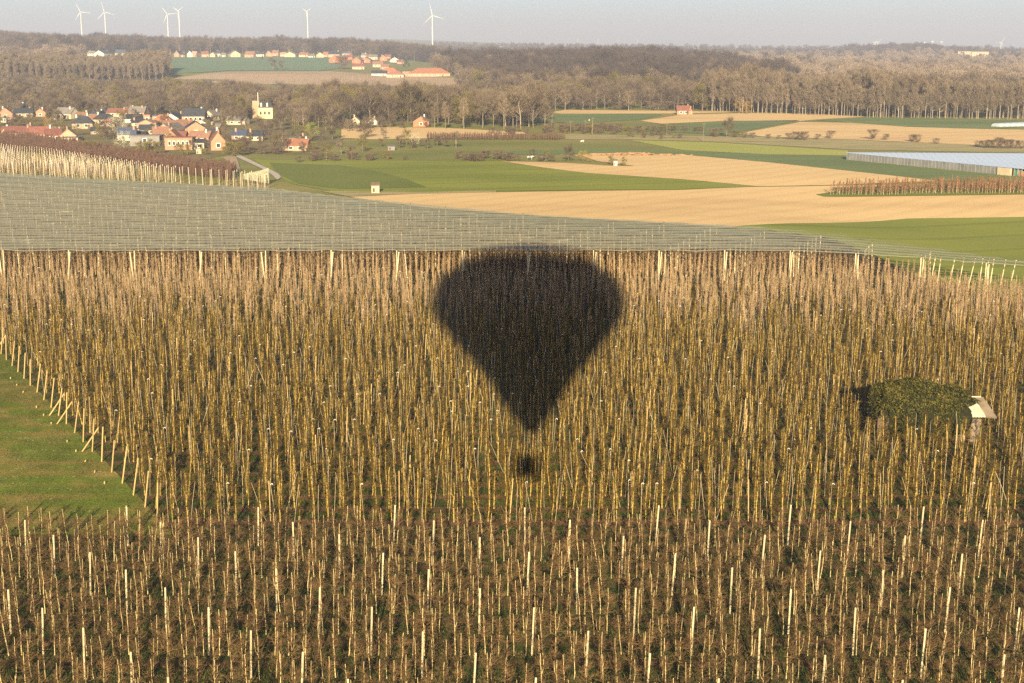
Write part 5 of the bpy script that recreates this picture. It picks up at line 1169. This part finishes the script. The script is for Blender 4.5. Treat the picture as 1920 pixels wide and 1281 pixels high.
# ------------------------------------------------------------------ ivy covered shed in the orchard
def ivy_shed():
    X, Y, Z = G(1745, 825); Z = OB; e = empty('ivy_covered_shed', (X, Y, Z), 0, 'old orchard shed buried in dark green ivy with pale roof sheets showing', 'shed')
    s = .0525
    MB().box((-.6, 1.6, 1.1), (9.4, 4.0, 2.2)).build('wall', 'door_dark', e)
    # pale corrugated roof sheets on the right
    r = MB()
    for i, (x0, x1, t0, t1, zt) in enumerate(((1.9, 3.3, .45, 0, 0), (3.38, 4.95, .5, 0.25, .05))):
        n = 12; V = []
        for j in range(n + 1):
            f = j / n; zz = .04 * (j % 2); xa = x0 + (x1 - x0) * f
            V += [(xa + .0, -.9, 2.35 + zz + zt), (xa - .55 + .3 * f, 1.1, 3.3 + zz + zt)]
        r.add(V, [(2 * j, 2 * j + 2, 2 * j + 3, 2 * j + 1) for j in range(n)])
    r.build('roof_sheet', 'sheet_roof', e)
    g = MB(); g.add([(5.0, -.8, 2.4), (6.0, -.7, 2.35), (5.3, 1.6, 3.8), (4.45, 1.6, 3.8)], [(0, 1, 2, 3)]); g.add([(5.0, -.8, 2.3), (6.0, -.7, 2.25), (5.3, 1.6, 3.7), (4.45, 1.6, 3.7)], [(3, 2, 1, 0)]); g.build('side_sheet', 'sheet_side', e)
    MB().box((3.95, -.6, 1.12), (1.0, .5, 2.25)).build('pillar', 'sheet_side', e)
    MB().box((2.9, 0.2, 1.3), (1.0, .1, 2.4)).build('door_opening', 'black_cap', e)
    MB().box((4.6, 1.5, 3.85), (.9, .08, .08)).build('ridge_bar', 'sheet_roof', e)
    # ivy mound: lumpy core + leaves
    bm = bmesh.new(); bmesh.ops.create_icosphere(bm, subdivisions=5, radius=1); q = random.Random(5)
    from mathutils import noise
    for v in bm.verts:
        p = v.co.copy(); f = 1 + .30 * noise.noise(p * 2.0) + .10 * noise.noise(p * 6)
        x, y, z = p * f
        # flatten to a rounded ridge that slopes down to the right
        z = math.copysign(abs(z) ** .62, z); x = math.copysign(abs(x) ** .8, x)
        v.co = Vector((x * 5.0 - .3, y * 2.9 + 1.3, max(-.2, 2.3 + z * (3.0 - .18 * (x * 5.4)) )))
    me = bpy.data.meshes.new('ivy'); bm.to_mesh(me); core = [(v.co.copy(), v.normal.copy()) for v in bm.verts]
    tris = [(f.verts[0].co.copy(), f.verts[1].co.copy(), f.verts[2].co.copy(), f.normal.copy()) for f in bm.faces]; bm.free()
    iv = MB()
    iv.add([tuple(v.co * 1) for v in me.vertices], [tuple(p.vertices) for p in me.polygons], 0)
    iv.v = [((x + .3) * .96 - .3, (y - 1.3) * .94 + 1.3, z * .97) for x, y, z in iv.v]
    for _ in range(27000):
        a, b_, c, n = q.choice(tris); u, v = q.random(), q.random()
        if u + v > 1: u, v = 1 - u, 1 - v
        p = a + (b_ - a) * u + (c - a) * v + n * q.gauss(.06, .1)
        if p.z < .1 or (p.x > 2.2 and p.y < .9 and p.z > 2.5 and q.random() < .75): continue
        if p.x > 3.0 and p.y < .6 and q.random() < .9: continue
        t = Vector((q.gauss(0, 1), q.gauss(0, 1), q.gauss(0, .6))).normalized() * q.uniform(.07, .13); w = t.cross(n + Vector((q.gauss(0, .5), q.gauss(0, .5), q.gauss(0, .5)))).normalized() * .06
        iv.add([tuple(p - t), tuple(p + w), tuple(p + t), tuple(p - w)], [(0, 1, 2, 3)], 1)
    iv.build('ivy', ['ivy_core', 'ivy_leaf'], e)
ivy_shed()

# ------------------------------------------------------------------ the balloon the picture is taken from (its shadow lies on the orchard)
def balloon():
    prof = []; zr = 2.2
    for y, wh in ((478, 20), (480, 58), (485, 92), (494, 130), (505, 153), (525, 171), (545, 180), (565, 183), (585, 180), (602, 168), (630, 148), (660, 122), (690, 94), (715, 77), (740, 62), (765, 45), (788, 28), (805, 15)):
        P = G(990, y, zr); t = P[1] / (math.cos(SUN_EL)); zz = P[2] + t * math.sin(SUN_EL) - CAMZ
        prof.append((zz, max(.8, wh / F * math.hypot(P[1], CAMZ) - .1)))
    prof.sort(); print('PROFILE', [(round(a, 1), round(b, 1)) for a, b in prof])
    e = empty('hot_air_balloon', (0.8, -1.45, CAMZ), 0, 'hot air balloon carrying the camera, seen only through its shadow on the orchard', 'balloon')
    prof = [(z + .2, r) for z, r in prof]
    n = 48; b = MB(); V = []
    for z, r in prof:
        for j in range(n):
            a = 2 * math.pi * j / n; rr = r * (1 - .02 * (j % 2)); V.append((rr * math.cos(a), rr * math.sin(a), z))
    top = len(V); V.append((0, 0, prof[-1][0] + .4))
    k = len(prof)
    for i in range(k - 1):
        for j in range(n): b.f.append((i * n + j, i * n + (j + 1) % n, (i + 1) * n + (j + 1) % n, (i + 1) * n + j)); b.m.append(1 if (j // 4) % 2 else 0)
    for j in range(n): b.f.append(((k - 1) * n + j, (k - 1) * n + (j + 1) % n, top)); b.m.append(0)
    b.v = V; b.build('envelope', ['balloon_cloth', 'balloon_cloth2'], e)
    w = MB(); z0 = -1.1; bx = -.5
    w.box((bx, 0, z0 + .06), (2.0, 1.5, .12)); w.box((bx, -.72, z0 + .85), (2.0, .07, 1.7)); w.box((bx, .72, z0 + .85), (2.0, .07, 1.7)); w.box((bx - .97, 0, z0 + .85), (.07, 1.4, 1.7)); w.box((bx + .97, 0, z0 + .85), (.07, 1.4, 1.7))
    w.build('basket', 'wicker', e)
    f = MB()
    for sx in (-1, 1):
        for sy in (-1, 1): f.tube([(bx + sx * .9, sy * .6, z0 + 1.6), (sx * .6, sy * .4, 1.75)], .03, 6)
    f.tube([(-.6, -.4, 1.75), (.6, -.4, 1.75), (.6, .4, 1.75), (-.6, .4, 1.75), (-.6, -.4, 1.75)], .03, 6); f.build('burner_frame', 'steel', e)
    MB().tube([(-.25, 0, 1.75), (-.25, 0, 2.3)], .16, 10, cap=True).tube([(.25, 0, 1.75), (.25, 0, 2.3)], .16, 10, cap=True).build('burner', 'steel', e)
    l = MB(); z1, r1_ = prof[0]
    for j in range(12):
        a = 2 * math.pi * j / 12; l.tube([(math.cos(a) * .6, math.sin(a) * .4, 1.75), (math.cos(a) * r1_, math.sin(a) * r1_, z1)], .012, 4)
    l.build('suspension_lines', 'steel', e)
balloon()

# ------------------------------------------------------------------ haze
HZ = MB(); HZ.box((0, 7050, 110), (24000, 15700, 230)); hz = HZ.build('haze', [])
hm = bpy.data.materials.new('haze_air'); hm.use_nodes = True; nt = hm.node_tree; nt.nodes.remove(nt.nodes['Principled BSDF'])
pv = nt.nodes.new('ShaderNodeVolumePrincipled'); pv.inputs['Color'].default_value = (.475, .525, .74, 1); pv.inputs['Density'].default_value = .00019; pv.inputs['Anisotropy'].default_value = 0.0
nt.links.new(pv.outputs[0], nt.nodes['Material Output'].inputs['Volume']); hz.data.materials.clear(); hz.data.materials.append(hm)
tag(hz, 'pale spring haze over the whole valley', 'haze', kind='stuff')
print('OBJECTS TOTAL', len(bpy.data.objects))
